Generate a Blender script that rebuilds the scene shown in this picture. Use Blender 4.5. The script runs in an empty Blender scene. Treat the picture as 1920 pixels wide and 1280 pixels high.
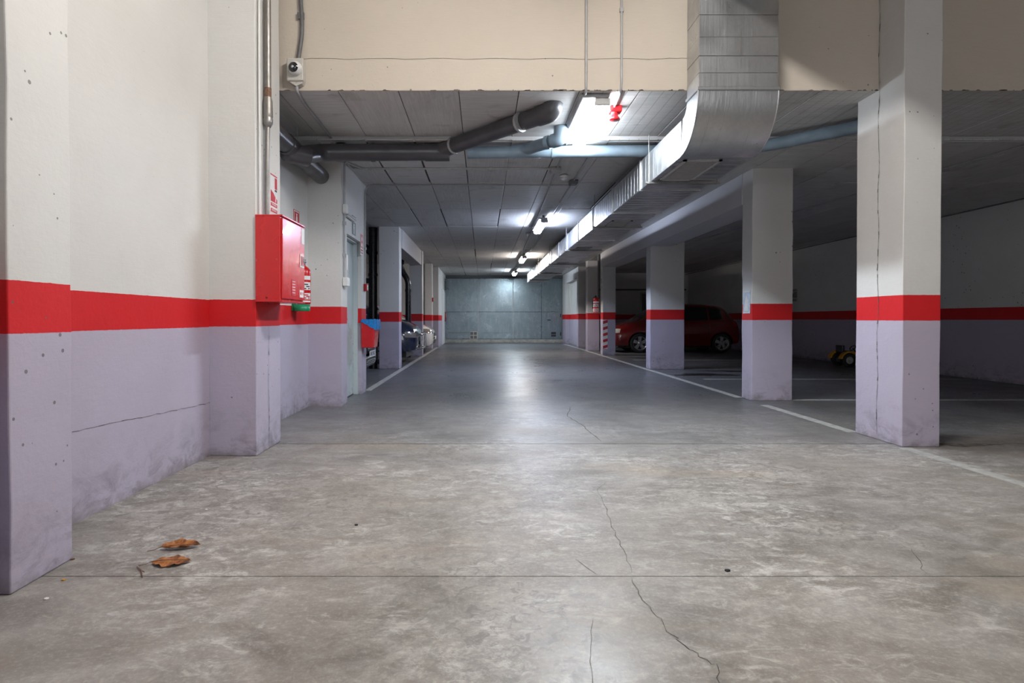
import bpy, bmesh, math, random
from mathutils import Vector, Matrix
from mathutils.bvhtree import BVHTree
R = random.Random(7)
PI = math.pi
scn = bpy.context.scene
C = scn.collection

# ------------------------------------------------------------------ camera, world, exposure
cam_d = bpy.data.cameras.new('camera')
cam = bpy.data.objects.new('camera', cam_d); C.objects.link(cam)
F, CX, CY, H = 1100.0, 905.0, 598.0, 1.02
PITCH, ROLL = math.radians(0.6), math.radians(-0.15)
cam_d.sensor_width = 36.0
cam_d.lens = F * 36.0 / 1920.0
cam_d.shift_x = (960 - CX) / 1920.0
cam_d.shift_y = -((640 - CY) - F * math.tan(PITCH)) / 1920.0
cam.location = (0, 0, H)
cam.rotation_euler = (PI / 2 - PITCH, 0, 0)
cam_d.clip_start = 0.05
scn.camera = cam
w = bpy.data.worlds.new('world'); scn.world = w; w.use_nodes = True
w.node_tree.nodes['Background'].inputs[0].default_value = (0.55, 0.58, 0.62, 1)
w.node_tree.nodes['Background'].inputs[1].default_value = 1.3
scn.view_settings.view_transform = 'Standard'
scn.view_settings.look = 'None'
scn.view_settings.gamma = 1.0
scn.view_settings.use_curve_mapping = False
scn.view_settings.exposure = 1.92
scn.cycles.use_denoising = True
scn.cycles.max_bounces = 8
scn.cycles.diffuse_bounces = 6
scn.cycles.caustics_reflective = False
scn.cycles.sample_clamp_indirect = 6.0
LAMP1, LAMP2, LAMP3, LAMP4, NEAR = 68.0, 58.0, 46.0, 48.0, 68.0   # lens radiance of the fixtures

# ------------------------------------------------------------------ materials
class NT:
    def __init__(s, name):
        s.m = bpy.data.materials.new(name); s.m.use_nodes = True
        s.t = s.m.node_tree; s.n = s.t.nodes; s.l = s.t.links
        s.b = s.n['Principled BSDF']
    def node(s, typ, **kw):
        n = s.n.new(typ)
        for k, v in kw.items(): setattr(n, k, v)
        return n
    def put(s, sock, v):
        if isinstance(v, bpy.types.NodeSocket): s.l.new(v, sock)
        elif isinstance(v, (tuple, list)) and len(v) == 3 and sock.type == 'RGBA': sock.default_value = (*v, 1)
        else: sock.default_value = v
    def math(s, op, a, b=0.0, c=None, clamp=False):
        n = s.node('ShaderNodeMath', operation=op); n.use_clamp = clamp
        s.put(n.inputs[0], a); s.put(n.inputs[1], b)
        if c is not None: s.put(n.inputs[2], c)
        return n.outputs[0]
    def mix(s, f, a, b, typ='MIX'):
        n = s.node('ShaderNodeMix', data_type='RGBA', blend_type=typ)
        s.put(n.inputs[0], f); s.put(n.inputs[6], a); s.put(n.inputs[7], b)
        return n.outputs[2]
    def pos(s, sc=(1, 1, 1), obj=False):
        if obj: o = s.node('ShaderNodeTexCoord').outputs['Object']
        else: o = s.node('ShaderNodeNewGeometry').outputs['Position']
        mp = s.node('ShaderNodeMapping'); s.l.new(o, mp.inputs[0]); mp.inputs['Scale'].default_value = sc
        return mp.outputs[0]
    def noise(s, vec, scale, detail=4, rough=0.55, dist=0.0):
        n = s.node('ShaderNodeTexNoise'); s.l.new(vec, n.inputs['Vector'])
        n.inputs['Scale'].default_value = scale; n.inputs['Detail'].default_value = detail
        n.inputs['Roughness'].default_value = rough; n.inputs['Distortion'].default_value = dist
        return n.outputs[0]
    def ramp(s, f, lo, hi, a=0.0, b=1.0):
        n = s.node('ShaderNodeMapRange'); n.clamp = True
        s.put(n.inputs[0], f); n.inputs[1].default_value = lo; n.inputs[2].default_value = hi
        n.inputs[3].default_value = a; n.inputs[4].default_value = b
        return n.outputs[0]
    def voro(s, vec, scale, feat='F1', out=0):
        n = s.node('ShaderNodeTexVoronoi', feature=feat); s.l.new(vec, n.inputs['Vector'])
        n.inputs['Scale'].default_value = scale
        return n.outputs[out]
    def bump(s, h, strength=0.3, dist=0.01):
        n = s.node('ShaderNodeBump'); s.put(n.inputs['Height'], h)
        n.inputs['Strength'].default_value = strength; n.inputs['Distance'].default_value = dist
        s.l.new(n.outputs[0], s.b.inputs['Normal'])
    def done(s, col=None, rough=None, metal=None, spec=None, coat=None):
        if col is not None: s.put(s.b.inputs['Base Color'], col)
        if rough is not None: s.put(s.b.inputs['Roughness'], rough)
        if metal is not None: s.put(s.b.inputs['Metallic'], metal)
        if spec is not None: s.put(s.b.inputs['Specular IOR Level'], spec)
        if coat is not None: s.put(s.b.inputs['Coat Weight'], coat)
        return s.m

def plain(name, col, rough=0.5, metal=0.0, var=0.08, scale=20, coat=0.0, bump=0.0):
    t = NT(name); p = t.pos()
    f = t.noise(p, scale, 3)
    c2 = tuple(max(0, c * (1 - var * 2)) for c in col)
    c = t.mix(t.ramp(f, .3, .7), col, c2)
    if bump: t.bump(f, bump, 0.003)
    r = t.ramp(f, .3, .7, max(0.03, rough - .05), min(1, rough + .05))
    return t.done(c, r, metal, coat=coat)

def glow(name, col, s):
    t = NT(name); t.done((0.8, 0.8, 0.8), 0.4)
    t.b.inputs['Emission Color'].default_value = (*col, 1); t.b.inputs['Emission Strength'].default_value = s
    return t.m

WHITE, LILAC, REDP = (0.66, 0.655, 0.64), (0.45, 0.412, 0.515), (0.60, 0.012, 0.016)
def paint(name, z0, z1, white=WHITE, dirt=1.0):
    t = NT(name); p = t.pos()
    geo = t.node('ShaderNodeNewGeometry'); sep = t.node('ShaderNodeSeparateXYZ'); t.l.new(geo.outputs['Position'], sep.inputs[0])
    z = sep.outputs[2]
    jit = t.math('MULTIPLY', t.math('SUBTRACT', t.noise(p, 28, 3), .5), 0.006)
    zz = t.math('ADD', z, jit)
    col = t.mix(t.math('GREATER_THAN', zz, z0), LILAC, REDP)
    col = t.mix(t.math('GREATER_THAN', zz, z1), col, white)
    cloud = t.noise(p, 1.7, 5, .6)
    col = t.mix(t.ramp(cloud, .35, .7, 0, .10), col, (0.55, 0.5, 0.44), 'MULTIPLY')
    brush = t.noise(t.pos((3, 3, 60)), 4, 4, .6)
    col = t.mix(t.ramp(brush, .4, .75, 0, .10), col, (0.5, 0.5, 0.5), 'MULTIPLY')
    # scuffs and splash dirt on the lowest half metre
    d1 = t.ramp(z, 0.0, 0.55, 1, 0); d1 = t.math('MULTIPLY', d1, d1)
    d2 = t.ramp(t.noise(t.pos((1, 1, 1.6)), 5, 8, .75, .6), .46, .66)
    col = t.mix(t.math('MULTIPLY', t.math('MULTIPLY', d1, d2), .75 * dirt), col, (0.13, 0.12, 0.125))
    foot = t.math('MULTIPLY', t.ramp(z, 0.0, .07, 1, 0), t.ramp(t.noise(p, 14, 5), .35, .6))
    col = t.mix(t.math('MULTIPLY', foot, .55), col, (0.17, 0.15, 0.13))
    # air holes in the concrete under the paint
    vd = t.voro(p, 15.0); vr = t.node('ShaderNodeTexVoronoi'); vr.inputs['Scale'].default_value = 15.0; t.l.new(p, vr.inputs['Vector'])
    sr = t.node('ShaderNodeSeparateXYZ'); t.l.new(vr.outputs['Color'], sr.inputs[0])
    size = t.math('MULTIPLY', t.math('MULTIPLY', t.math('SUBTRACT', sr.outputs[0], .35), 0.26), t.ramp(t.noise(p, 1.1, 2), .40, .60, .12, 1))
    pit = t.math('LESS_THAN', vd, size)
    col = t.mix(t.math('MULTIPLY', pit, .75), col, (0.10, 0.095, 0.09))
    scr = t.ramp(t.noise(t.pos((2, 2, 9)), 11, 6, .8, 1.2), .70, .76)
    col = t.mix(t.math('MULTIPLY', scr, .25 * dirt), col, (0.2, 0.19, 0.19))
    h = t.math('SUBTRACT', t.math('ADD', t.math('MULTIPLY', t.noise(p, 45, 5, .6), .5), t.math('MULTIPLY', t.noise(p, 6, 3), 1.0)), t.math('MULTIPLY', pit, 2.0))
    t.bump(h, 0.45, 0.006)
    return t.done(col, .62, spec=.35)

def concrete_floor():
    t = NT('floor_concrete'); p = t.pos()
    big = t.noise(t.pos((1, 1.0, 1)), .55, 6, .6, .5)
    mid = t.noise(t.pos((1.0, 1.6, 1)), 2.4, 9, .68, .8)
    fine = t.noise(p, 22, 8, .75)
    col = t.mix(t.ramp(mid, .36, .66), (0.145, 0.134, 0.120), (0.372, 0.360, 0.344))
    col = t.mix(t.ramp(big, .35, .65, 0, .55), col, (0.34, 0.30, 0.255), 'MIX')
    scuff = t.ramp(t.noise(t.pos((1, 2.2, 1)), 6, 10, .8, 1.0), .52, .66)
    col = t.mix(t.math('MULTIPLY', scuff, t.ramp(t.noise(p, 1.3, 3), .38, .6, 0, .8)), col, (0.62, 0.615, 0.60))
    col = t.mix(t.ramp(fine, .34, .62, .5, 0), col, (0.14, 0.13, 0.12))
    col = t.mix(t.ramp(t.noise(p, 60, 5, .8), .50, .66, 0, .22), col, (0.66, 0.65, 0.63))
    patch = t.math('MULTIPLY', t.ramp(t.noise(t.pos((1, 1.4, 1)), 9, 10, .82, .4), .50, .60), t.ramp(t.noise(p, 1.0, 4, .6), .46, .60, 0, .62))
    col = t.mix(patch, col, (0.60, 0.59, 0.57))
    tan = t.ramp(t.noise(t.pos((.7, 1.6, 1)), .9, 3, .5), .56, .68, 0, .4)
    col = t.mix(tan, col, (0.33, 0.27, 0.20))
    mott = t.math('MULTIPLY', t.ramp(t.noise(p, 17, 5, .7, .8), .52, .60), t.ramp(t.noise(p, .8, 3), .40, .56, 0, .65))
    col = t.mix(mott, col, (0.15, 0.14, 0.13))
    sepf = t.node('ShaderNodeSeparateXYZ'); gf = t.node('ShaderNodeNewGeometry'); t.l.new(gf.outputs['Position'], sepf.inputs[0])
    slab2 = t.math('GREATER_THAN', sepf.outputs[1], 4.785)
    col = t.mix(t.math('MULTIPLY', slab2, .8), col, (0.82, 0.83, 0.85), 'MULTIPLY')
    # lane beyond the entry: traffic polish, plus colour darkened to offset the lamps
    wear_dim = t.ramp(t.math('ADD', sepf.outputs[1], t.math('MULTIPLY', t.noise(p, .9, 5, .7), 3.4)), 5.6, 9.2)
    col = t.mix(t.math('MULTIPLY', wear_dim, .84), col, (0.105, 0.11, 0.12))
    # dark specks
    vr = t.node('ShaderNodeTexVoronoi'); vr.inputs['Scale'].default_value = 3.3; t.l.new(t.pos((1, 1.7, 1)), vr.inputs['Vector'])
    sr = t.node('ShaderNodeSeparateXYZ'); t.l.new(vr.outputs['Color'], sr.inputs[0])
    nz = t.math('MULTIPLY', t.noise(p, 40, 2), .03)
    sp = t.math('LESS_THAN', t.math('ADD', vr.outputs['Distance'], nz), t.math('MULTIPLY', t.math('SUBTRACT', sr.outputs[1], .25), .055))
    col = t.mix(t.math('MULTIPLY', sp, .8), col, (0.06, 0.055, 0.05))
    r = t.math('ADD', t.ramp(t.noise(p, 1.1, 6, .7), .35, .65, .40, .56), t.ramp(fine, .3, .7, -.05, .10))
    smooth = t.math('MAXIMUM', t.ramp(t.math('ADD', sepf.outputs[1], t.math('MULTIPLY', mid, 1.2)), 2.1, 2.9, 1, 0), wear_dim)
    r = t.math('SUBTRACT', r, t.math('MULTIPLY', smooth, .15))
    t.bump(t.math('ADD', t.math('MULTIPLY', fine, .4), t.math('MULTIPLY', mid, 1.0)), .22, .006)
    return t.done(col, r, spec=t.math('SUBTRACT', .42, t.math('MULTIPLY', wear_dim, .24)))

def concrete_ceiling():
    t = NT('board_marked_concrete'); p = t.pos()
    oi = t.node('ShaderNodeObjectInfo').outputs['Random']
    base = t.mix(oi, (0.60, 0.59, 0.57), (0.68, 0.67, 0.655))
    gr = t.noise(t.pos((30, 1.2, 1)), 2.2, 6, .7)
    gr2 = t.noise(t.pos((1.2, 24, 1)), 2.0, 6, .7)
    g = t.mix(t.math('GREATER_THAN', oi, .35), gr, gr2)
    col = t.mix(t.ramp(g, .35, .7, 0, .55), base, (0.34, 0.33, 0.315))
    col = t.mix(t.ramp(t.noise(p, 1.4, 6, .65, .5), .5, .75, 0, .5), col, (0.72, 0.71, 0.69))
    col = t.mix(t.ramp(t.noise(p, 2.3, 6, .65, .5), .58, .72, 0, .5), col, (0.22, 0.20, 0.185))
    gp = t.node('ShaderNodeNewGeometry'); sx = t.node('ShaderNodeSeparateXYZ'); t.l.new(gp.outputs['Position'], sx.inputs[0])
    fr = t.math('FRACT', t.math('MULTIPLY', t.math('ADD', sx.outputs[0], t.math('MULTIPLY', t.noise(p, 2, 2), .02)), 9.7))
    board = t.math('MULTIPLY', t.math('LESS_THAN', fr, .07), t.math('GREATER_THAN', t.math('ADD', sx.outputs[0], 0.0), .9))
    board = t.math('MULTIPLY', board, t.math('LESS_THAN', sx.outputs[1], 6.3))
    col = t.mix(t.math('MULTIPLY', board, .5), col, (0.2, 0.19, 0.18))
    t.bump(t.math('SUBTRACT', g, board), .5, .004)
    return t.done(col, .55, spec=.4)

def galvanised(name, col=(0.56, 0.57, 0.58), rough=.34, bands=True):
    t = NT(name); p = t.pos()
    n = t.noise(p, 5, 5, .6); st = t.noise(t.pos((14, 14, .6)), 3, 4)
    c = t.mix(t.ramp(n, .35, .7), col, tuple(x * .78 for x in col))
    c = t.mix(t.ramp(t.voro(p, 30, out=1) if False else t.noise(p, 34, 2), .4, .6, 0, .18), c, (0.40, 0.42, 0.44))
    c = t.mix(t.ramp(t.noise(p, 3, 6, .8, 1), .68, .76, 0, .5), c, (0.8, 0.8, 0.78))
    t.bump(t.math('ADD', t.math('MULTIPLY', n, .4), st), .12, .01)
    return t.done(c, t.ramp(n, .3, .7, rough - .07, rough + .1), .92)

def steel_wall():
    t = NT('zinc_sheet'); p = t.pos()
    n = t.noise(p, 1.2, 7, .65, .6); st = t.noise(t.pos((5, 5, .8)), 1.5, 5, .7)
    c = t.mix(t.ramp(n, .3, .7), (0.24, 0.295, 0.315), (0.17, 0.215, 0.24))
    c = t.mix(t.ramp(st, .5, .75, 0, .4), c, (0.42, 0.45, 0.45))
    c = t.mix(t.ramp(t.noise(p, 9, 6, .7), .55, .7, 0, .4), c, (0.42, 0.45, 0.46))
    t.bump(n, .06, .02)
    return t.done(c, t.ramp(n, .3, .7, .25, .33), .88)

def leaf_mat():
    t = NT('dry_leaf'); p = t.pos(obj=True)
    n = t.noise(p, 60, 5, .7)
    c = t.mix(t.ramp(n, .35, .65), (0.48, 0.19, 0.045), (0.20, 0.06, 0.02))
    c = t.mix(t.ramp(t.noise(p, 25, 3), .55, .68), c, (0.10, 0.04, 0.02))
    t.bump(n, .5, .004)
    return t.done(c, .6)

M = {}
M['paint_l'] = paint('painted_concrete_left', 0.965, 1.165)
M['paint_r'] = paint('painted_concrete_right', 1.008, 1.212)
M['plaster'] = paint('painted_wall_left', 0.960, 1.163, dirt=1.0)
M['beam'] = paint('cream_painted_concrete', -5, -4, white=(0.58, 0.52, 0.445))
M['beamw'] = paint('white_painted_concrete', -5, -4, white=(0.60, 0.59, 0.60))
M['floor'] = concrete_floor()
M['ceil'] = concrete_ceiling()
M['gap'] = plain('joint_dark', (0.10, 0.095, 0.09), .9)  # plain dark base that shows in the floor and ceiling joints
M['galv'] = galvanised('galvanised_duct')
M['galvp'] = galvanised('galvanised_pipe', (0.30, 0.28, 0.26), .5)
M['zinc'] = steel_wall()
M['pvcd'] = plain('dark_grey_pvc', (0.085, 0.082, 0.09), .33, scale=6, var=.15)
M['pvcl'] = plain('blue_grey_pvc', (0.20, 0.26, 0.31), .33, scale=6, var=.15)
M['black'] = plain('black_pipe', (0.012, 0.014, 0.018), .3)
M['cond'] = plain('grey_conduit', (0.42, 0.42, 0.42), .4)
M['condd'] = plain('dark_conduit', (0.13, 0.13, 0.135), .5)
M['redm'] = plain('red_enamel', (0.60, 0.010, 0.014), .27, coat=.3, scale=3, var=.06)
M['redd'] = plain('dark_red_plastic', (0.36, 0.006, 0.010), .35)
M['red'] = plain('red_print', (0.55, 0.02, 0.03), .5)
M['white'] = plain('white_plastic', (0.72, 0.72, 0.71), .4, var=.03)
M['offw'] = plain('beige_plastic', (0.52, 0.50, 0.46), .45, var=.04)
M['label'] = plain('paper_label', (0.75, 0.74, 0.74), .6, var=.03)
M['blackp'] = plain('black_plastic', (0.015, 0.015, 0.017), .35)
M['print'] = plain('black_print', (0.03, 0.03, 0.03), .6)
M['green'] = plain('green_plastic', (0.0, 0.23, 0.09), .4)
M['greend'] = plain('dark_green_print', (0.02, 0.07, 0.05), .5)
M['blueb'] = plain('blue_bin_liner', (0.01, 0.26, 0.72), .35, var=.25, scale=40, bump=.4)
M['door'] = plain('door_enamel', (0.50, 0.565, 0.58), .3, var=.03, scale=3)
M['rubber'] = plain('rubber', (0.012, 0.012, 0.012), .7)
M['alloy'] = plain('alloy_rim', (0.50, 0.51, 0.53), .3, metal=.8)
M['chrome'] = plain('chrome', (0.75, 0.75, 0.76), .12, metal=1)
M['glassd'] = plain('dark_car_glass', (0.012, 0.016, 0.018), .06, coat=.5)
M['lamp_glass'] = plain('headlamp_glass', (0.62, 0.60, 0.55), .1, coat=.6)
M['lamp_dark'] = plain('smoked_headlamp', (0.22, 0.20, 0.18), .12, coat=.6)
M['amber'] = plain('amber_lens', (0.75, 0.20, 0.01), .2, coat=.5)
M['tail'] = plain('tail_lamp', (0.30, 0.005, 0.005), .2, coat=.5)
M['car_red'] = plain('red_car_paint', (0.17, 0.004, 0.005), .22, coat=1.0, var=.02)
M['car_black'] = plain('black_car_paint', (0.010, 0.011, 0.014), .16, coat=1.0, var=.02)
M['car_blue'] = plain('dark_blue_car_paint', (0.014, 0.020, 0.045), .16, coat=1.0, var=.02)
M['car_white'] = plain('white_car_paint', (0.72, 0.72, 0.73), .2, coat=1.0, var=.02)
M['yellow'] = plain('yellow_plastic', (0.62, 0.30, 0.015), .4)
M['grey'] = plain('light_grey_plastic', (0.42, 0.42, 0.42), .5)
M['line'] = plain('worn_white_line', (0.50, 0.50, 0.48), .6, var=.22, scale=14)
M['crack'] = plain('crack_brown', (0.17, 0.155, 0.135), .9, var=.4)  # flat dark brown of the cracks, chipped edge and floor stain
M['crackw'] = plain('chipped_plaster', (0.70, 0.68, 0.65), .9, var=.2)
M['rust'] = plain('rusty_collar', (0.24, 0.13, 0.08), .7, var=.3, scale=60)
M['oil'] = plain('oil_stain', (0.020, 0.018, 0.018), .35, var=.2)
M['leaf'] = leaf_mat()
M['twig'] = plain('twig', (0.16, 0.08, 0.05), .8)
M['paper'] = plain('light_blue_paper', (0.56, 0.66, 0.78), .5, var=.15, scale=30)
M['sill'] = plain('worn_sill', (0.40, 0.39, 0.35), .8, var=.2, scale=8)
M['lintel'] = plain('dark_lintel', (0.10, 0.105, 0.11), .7)

# ------------------------------------------------------------------ mesh helpers
def seg_n(v): return Vector(v)
def arcpath(pts, rad, n=6):
    """polyline with its inner corners rounded"""
    P = [Vector(p) for p in pts]; out = [P[0]]
    for i in range(1, len(P) - 1):
        a = (P[i - 1] - P[i]); b = (P[i + 1] - P[i])
        d = min(rad, a.length * .49, b.length * .49)
        p0 = P[i] + a.normalized() * d; p1 = P[i] + b.normalized() * d
        for k in range(n + 1):
            t = k / n
            out.append(p0 * (1 - t) ** 2 + P[i] * 2 * t * (1 - t) + p1 * t * t)
    out.append(P[-1]); return out

class MB:
    def __init__(s, off=(0, 0, 0)):
        s.v = []; s.f = []; s.sm = []; s.M = Matrix.Identity(4); s.off = Vector(off)
    def add(s, vs, fs, smooth=False):
        k = len(s.v)
        s.v += [s.M @ Vector(p) for p in vs]
        s.f += [tuple(i + k for i in f) for f in fs]; s.sm += [smooth] * len(fs)
        return s
    def box(s, x0, y0, z0, x1, y1, z1):
        return s.add([(x0, y0, z0), (x1, y0, z0), (x1, y1, z0), (x0, y1, z0), (x0, y0, z1), (x1, y0, z1), (x1, y1, z1), (x0, y1, z1)],
                     [(0, 3, 2, 1), (4, 5, 6, 7), (0, 1, 5, 4), (1, 2, 6, 5), (2, 3, 7, 6), (3, 0, 4, 7)])
    def tube(s, pts, r, n=14, caps=True):
        P = [Vector(p) for p in pts]; m = len(P)
        rr = r if isinstance(r, (list, tuple)) else [r] * m
        t0 = (P[1] - P[0]).normalized()
        up = Vector((0, 0, 1)) if abs(t0.z) < .9 else Vector((1, 0, 0))
        a = t0.cross(up).normalized(); vs = []
        for i in range(m):
            t = (P[min(i + 1, m - 1)] - P[max(i - 1, 0)]).normalized()
            a = (a - t * a.dot(t)).normalized(); b = t.cross(a)
            for k in range(n):
                an = 2 * PI * k / n
                vs.append(P[i] + (a * math.cos(an) + b * math.sin(an)) * rr[i])
        fs = [(i * n + k, i * n + (k + 1) % n, (i + 1) * n + (k + 1) % n, (i + 1) * n + k) for i in range(m - 1) for k in range(n)]
        s.add(vs, fs, True)
        if caps:
            s.add(vs[:n], [tuple(range(n))[::-1]]); s.add(vs[-n:], [tuple(range(n))])
        return s
    def cyl(s, p0, p1, r, n=20): return s.tube([p0, p1], r, n)
    def lathe(s, prof, o=(0, 0, 0), ax='z', n=24):
        vs = []
        for r, h in prof:
            for k in range(n):
                a = 2 * PI * k / n; c, d = r * math.cos(a), r * math.sin(a)
                q = {'z': (c, d, h), 'y': (c, h, d), 'x': (h, c, d)}[ax]
                vs.append((o[0] + q[0], o[1] + q[1], o[2] + q[2]))
        fs = [(i * n + k, i * n + (k + 1) % n, (i + 1) * n + (k + 1) % n, (i + 1) * n + k) for i in range(len(prof) - 1) for k in range(n)]
        s.add(vs, fs, True)
        return s
    def prism(s, poly, d0, d1, ax='z'):
        """2D polygon pushed between d0 and d1 along an axis"""
        def q(u, v, d): return {'z': (u, v, d), 'y': (u, d, v), 'x': (d, u, v)}[ax]
        n = len(poly)
        vs = [q(u, v, d0) for u, v in poly] + [q(u, v, d1) for u, v in poly]
        fs = [tuple(range(n))[::-1], tuple(range(n, 2 * n))] + [(i, (i + 1) % n, n + (i + 1) % n, n + i) for i in range(n)]
        return s.add(vs, fs)
    def obj(s, name, mat, parent=None, bevel=0.0, seg=2, loc=None):
        me = bpy.data.meshes.new(name)
        base = s.off
        me.from_pydata([tuple(p - base) for p in s.v], [], s.f)
        for p, q in zip(me.polygons, s.sm): p.use_smooth = q
        bm = bmesh.new(); bm.from_mesh(me)
        lv = [v for v in bm.verts if not v.link_faces]
        if lv: bmesh.ops.delete(bm, geom=lv, context='VERTS')
        if bevel:
            es = [e for e in bm.edges if len(e.link_faces) == 2 and e.calc_face_angle(0) > .6]
            if es: bmesh.ops.bevel(bm, geom=es, offset=bevel, segments=seg, affect='EDGES', profile=.5)
        bmesh.ops.recalc_face_normals(bm, faces=bm.faces)
        bm.to_mesh(me); bm.free()
        me.materials.append(mat)
        o = bpy.data.objects.new(name, me); C.objects.link(o)
        if parent is not None: o.parent = parent
        else: o.location = base
        return o

def tag(o, label, cat, group=None):
    o['label'] = label; o['category'] = cat
    if group: o['group'] = group
    return o
def thing(name, label, cat, loc=(0, 0, 0), group=None, rz=0):
    o = bpy.data.objects.new(name, None); C.objects.link(o); o.location = loc; o.rotation_euler = (0, 0, rz)
    o.empty_display_size = .1
    return tag(o, label, cat, group)
def struct(o): o['kind'] = 'structure'; return o
def frame(o, side):
    """matrix for a face: local x to the reader's right, y up, z out of the face"""
    u, n = {'+x': ((0, 1, 0), (1, 0, 0)), '-x': ((0, -1, 0), (-1, 0, 0)), '-y': ((1, 0, 0), (0, -1, 0))}[side]
    u, n, v = Vector(u), Vector(n), Vector((0, 0, 1))
    m = Matrix.Identity(4)
    for i in range(3): m[i][0], m[i][1], m[i][2], m[i][3] = u[i], v[i], n[i], o[i]
    return m
def text(name, body, Mx, x, y, size, mat, parent, d=.003, fit=None, bold=.0):
    cu = bpy.data.curves.new(name, 'FONT'); cu.body = body; cu.size = size; cu.align_x = 'CENTER'; cu.align_y = 'CENTER'
    cu.extrude = .0006; cu.offset = bold; cu.resolution_u = 2
    to = bpy.data.objects.new(name, cu); C.objects.link(to)
    dg = bpy.context.evaluated_depsgraph_get(); dg.update()
    me = bpy.data.meshes.new_from_object(to.evaluated_get(dg))
    bpy.data.objects.remove(to); bpy.data.curves.remove(cu)
    sc = 1.0
    if fit:
        xs = [v.co.x for v in me.vertices]
        if xs: sc = fit / max(1e-6, max(xs) - min(xs))
    T = Mx @ Matrix.Translation((x, y, d)) @ Matrix.Diagonal((sc, 1, 1, 1))
    pl = Vector(parent.location) if parent.parent is None else Vector(parent.parent.location)
    me.transform(Matrix.Translation(-pl) @ T)
    me.materials.clear(); me.materials.append(mat)
    o = bpy.data.objects.new(name, me); C.objects.link(o); o.parent = parent
    return o

# ------------------------------------------------------------------ structure: floor
XL, XR, YB, YE = -6.5, 8.4, -6.0, 27.0
ZC, ZN, ZT = 2.90, 2.95, 4.45
b = MB(); b.box(XL - .3, YB, -.2, XR + .3, YE, -.012)
floor = struct(b.obj('floor', M['gap']))
def slab(x0, y0, x1, y1):
    b = MB(); b.prism([(x0, y0), (x1, y0 + (x1 - x0) * 0.0), (x1, y1), (x0, y1)], -.012, 0.0)
    return b.obj('floor_slab', M['floor'], floor)
J1, J2 = 2.318, 4.785
slab(XL - .3, YB, XR + .3, J1 - .003)
slab(XL - .3, J1 + .002, XR + .3, J2 - .006)
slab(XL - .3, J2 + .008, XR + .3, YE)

def ribbon(pts, wd, z=.0012, jit=0.0, sub=1, taper=True):
    """thin irregular strip lying on the floor"""
    P = []
    for i in range(len(pts) - 1):
        a, c = Vector((*pts[i], 0)), Vector((*pts[i + 1], 0))
        for k in range(sub): P.append(a.lerp(c, k / sub))
    P.append(Vector((*pts[-1], 0)))
    for i in range(1, len(P) - 1): P[i] += Vector((R.uniform(-jit, jit), R.uniform(-jit, jit), 0))
    b = MB(); n = len(P); vs = []
    for i in range(n):
        t = (P[min(i + 1, n - 1)] - P[max(i - 1, 0)]).normalized(); s = Vector((-t.y, t.x, 0))
        w_ = wd * (R.uniform(.5, 1.3) if jit else 1) * ((.35 if i in (0, n - 1) else 1) if taper else 1)
        vs += [P[i] + s * w_ / 2 + Vector((0, 0, z)), P[i] - s * w_ / 2 + Vector((0, 0, z))]
    b.add(vs, [(2 * i, 2 * i + 1, 2 * i + 3, 2 * i + 2) for i in range(n - 1)])
    return b
def px(x, y, Z=0.0):
    Y = (H - Z) * F / (y - CY); return ((x - CX) * Y / F, Y)
for pts, wd in [([px(1070, 762), px(1065, 780), px(1095, 800), px(1128, 828)], .009),
                ([px(1135, 905), px(1120, 920), px(1140, 965), px(1160, 1015), px(1186, 1075)], .0026),
                ([px(1186, 1085), px(1212, 1130), px(1255, 1185), px(1300, 1225), px(1345, 1252), px(1356, 1300)], .003),
                ([px(1112, 1160), px(1108, 1220), px(1112, 1300)], .002),
                ([px(1712, 1030), px(1742, 1078)], .003),
                ([px(1080, 1050), px(1120, 1080)], .002)]:
    c = ribbon(pts, wd, jit=.010 if wd > .0025 else .003, sub=6).obj('crack', M['crack'], floor)
# painted bay lines
def strip(x0, y0, x1, y1):
    b = MB(); b.box(x0, y0, 0, x1, y1, .002); return b.obj('painted_line', M['line'], floor)
strip(3.29, 2.6, 3.39, 4.64); strip(3.29, 5.28, 3.39, 6.95); strip(3.29, 7.62, 3.39, 24.0)
strip(-1.69, 8.35, -1.59, 24.0)
for y in (9.9, 14.55, 7.35): strip(3.75, y, 8.3, y + .09)
for y in (12.35, 16.6): strip(-6.3, y, -1.8, y + .09)
def blob(cx, cy, rx, ry, name, mat, n=26, z=.0014):
    b = MB(); ph = [R.uniform(0, 6) for _ in range(4)]
    vs = [(cx, cy, z)]
    for k in range(n):
        a = 2 * PI * k / n
        r = 1 + .25 * math.sin(3 * a + ph[0]) + .16 * math.sin(7 * a + ph[1]) + .1 * math.sin(11 * a + ph[2])
        vs.append((cx + rx * r * math.cos(a), cy + ry * r * math.sin(a), z))
    b.add(vs, [(0, 1 + k, 1 + (k + 1) % n) for k in range(n)])
    return b.obj(name, mat, floor)
blob(4.05, 10.75, .55, .22, 'oil_stain', M['oil']); blob(4.9, 11.5, .5, .16, 'oil_stain', M['oil'])
blob(4.5, 15.4, .6, .2, 'oil_stain', M['oil'])
blob(3.9, 4.75, .25, .06, 'damp_stain', M['crack'])

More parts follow.
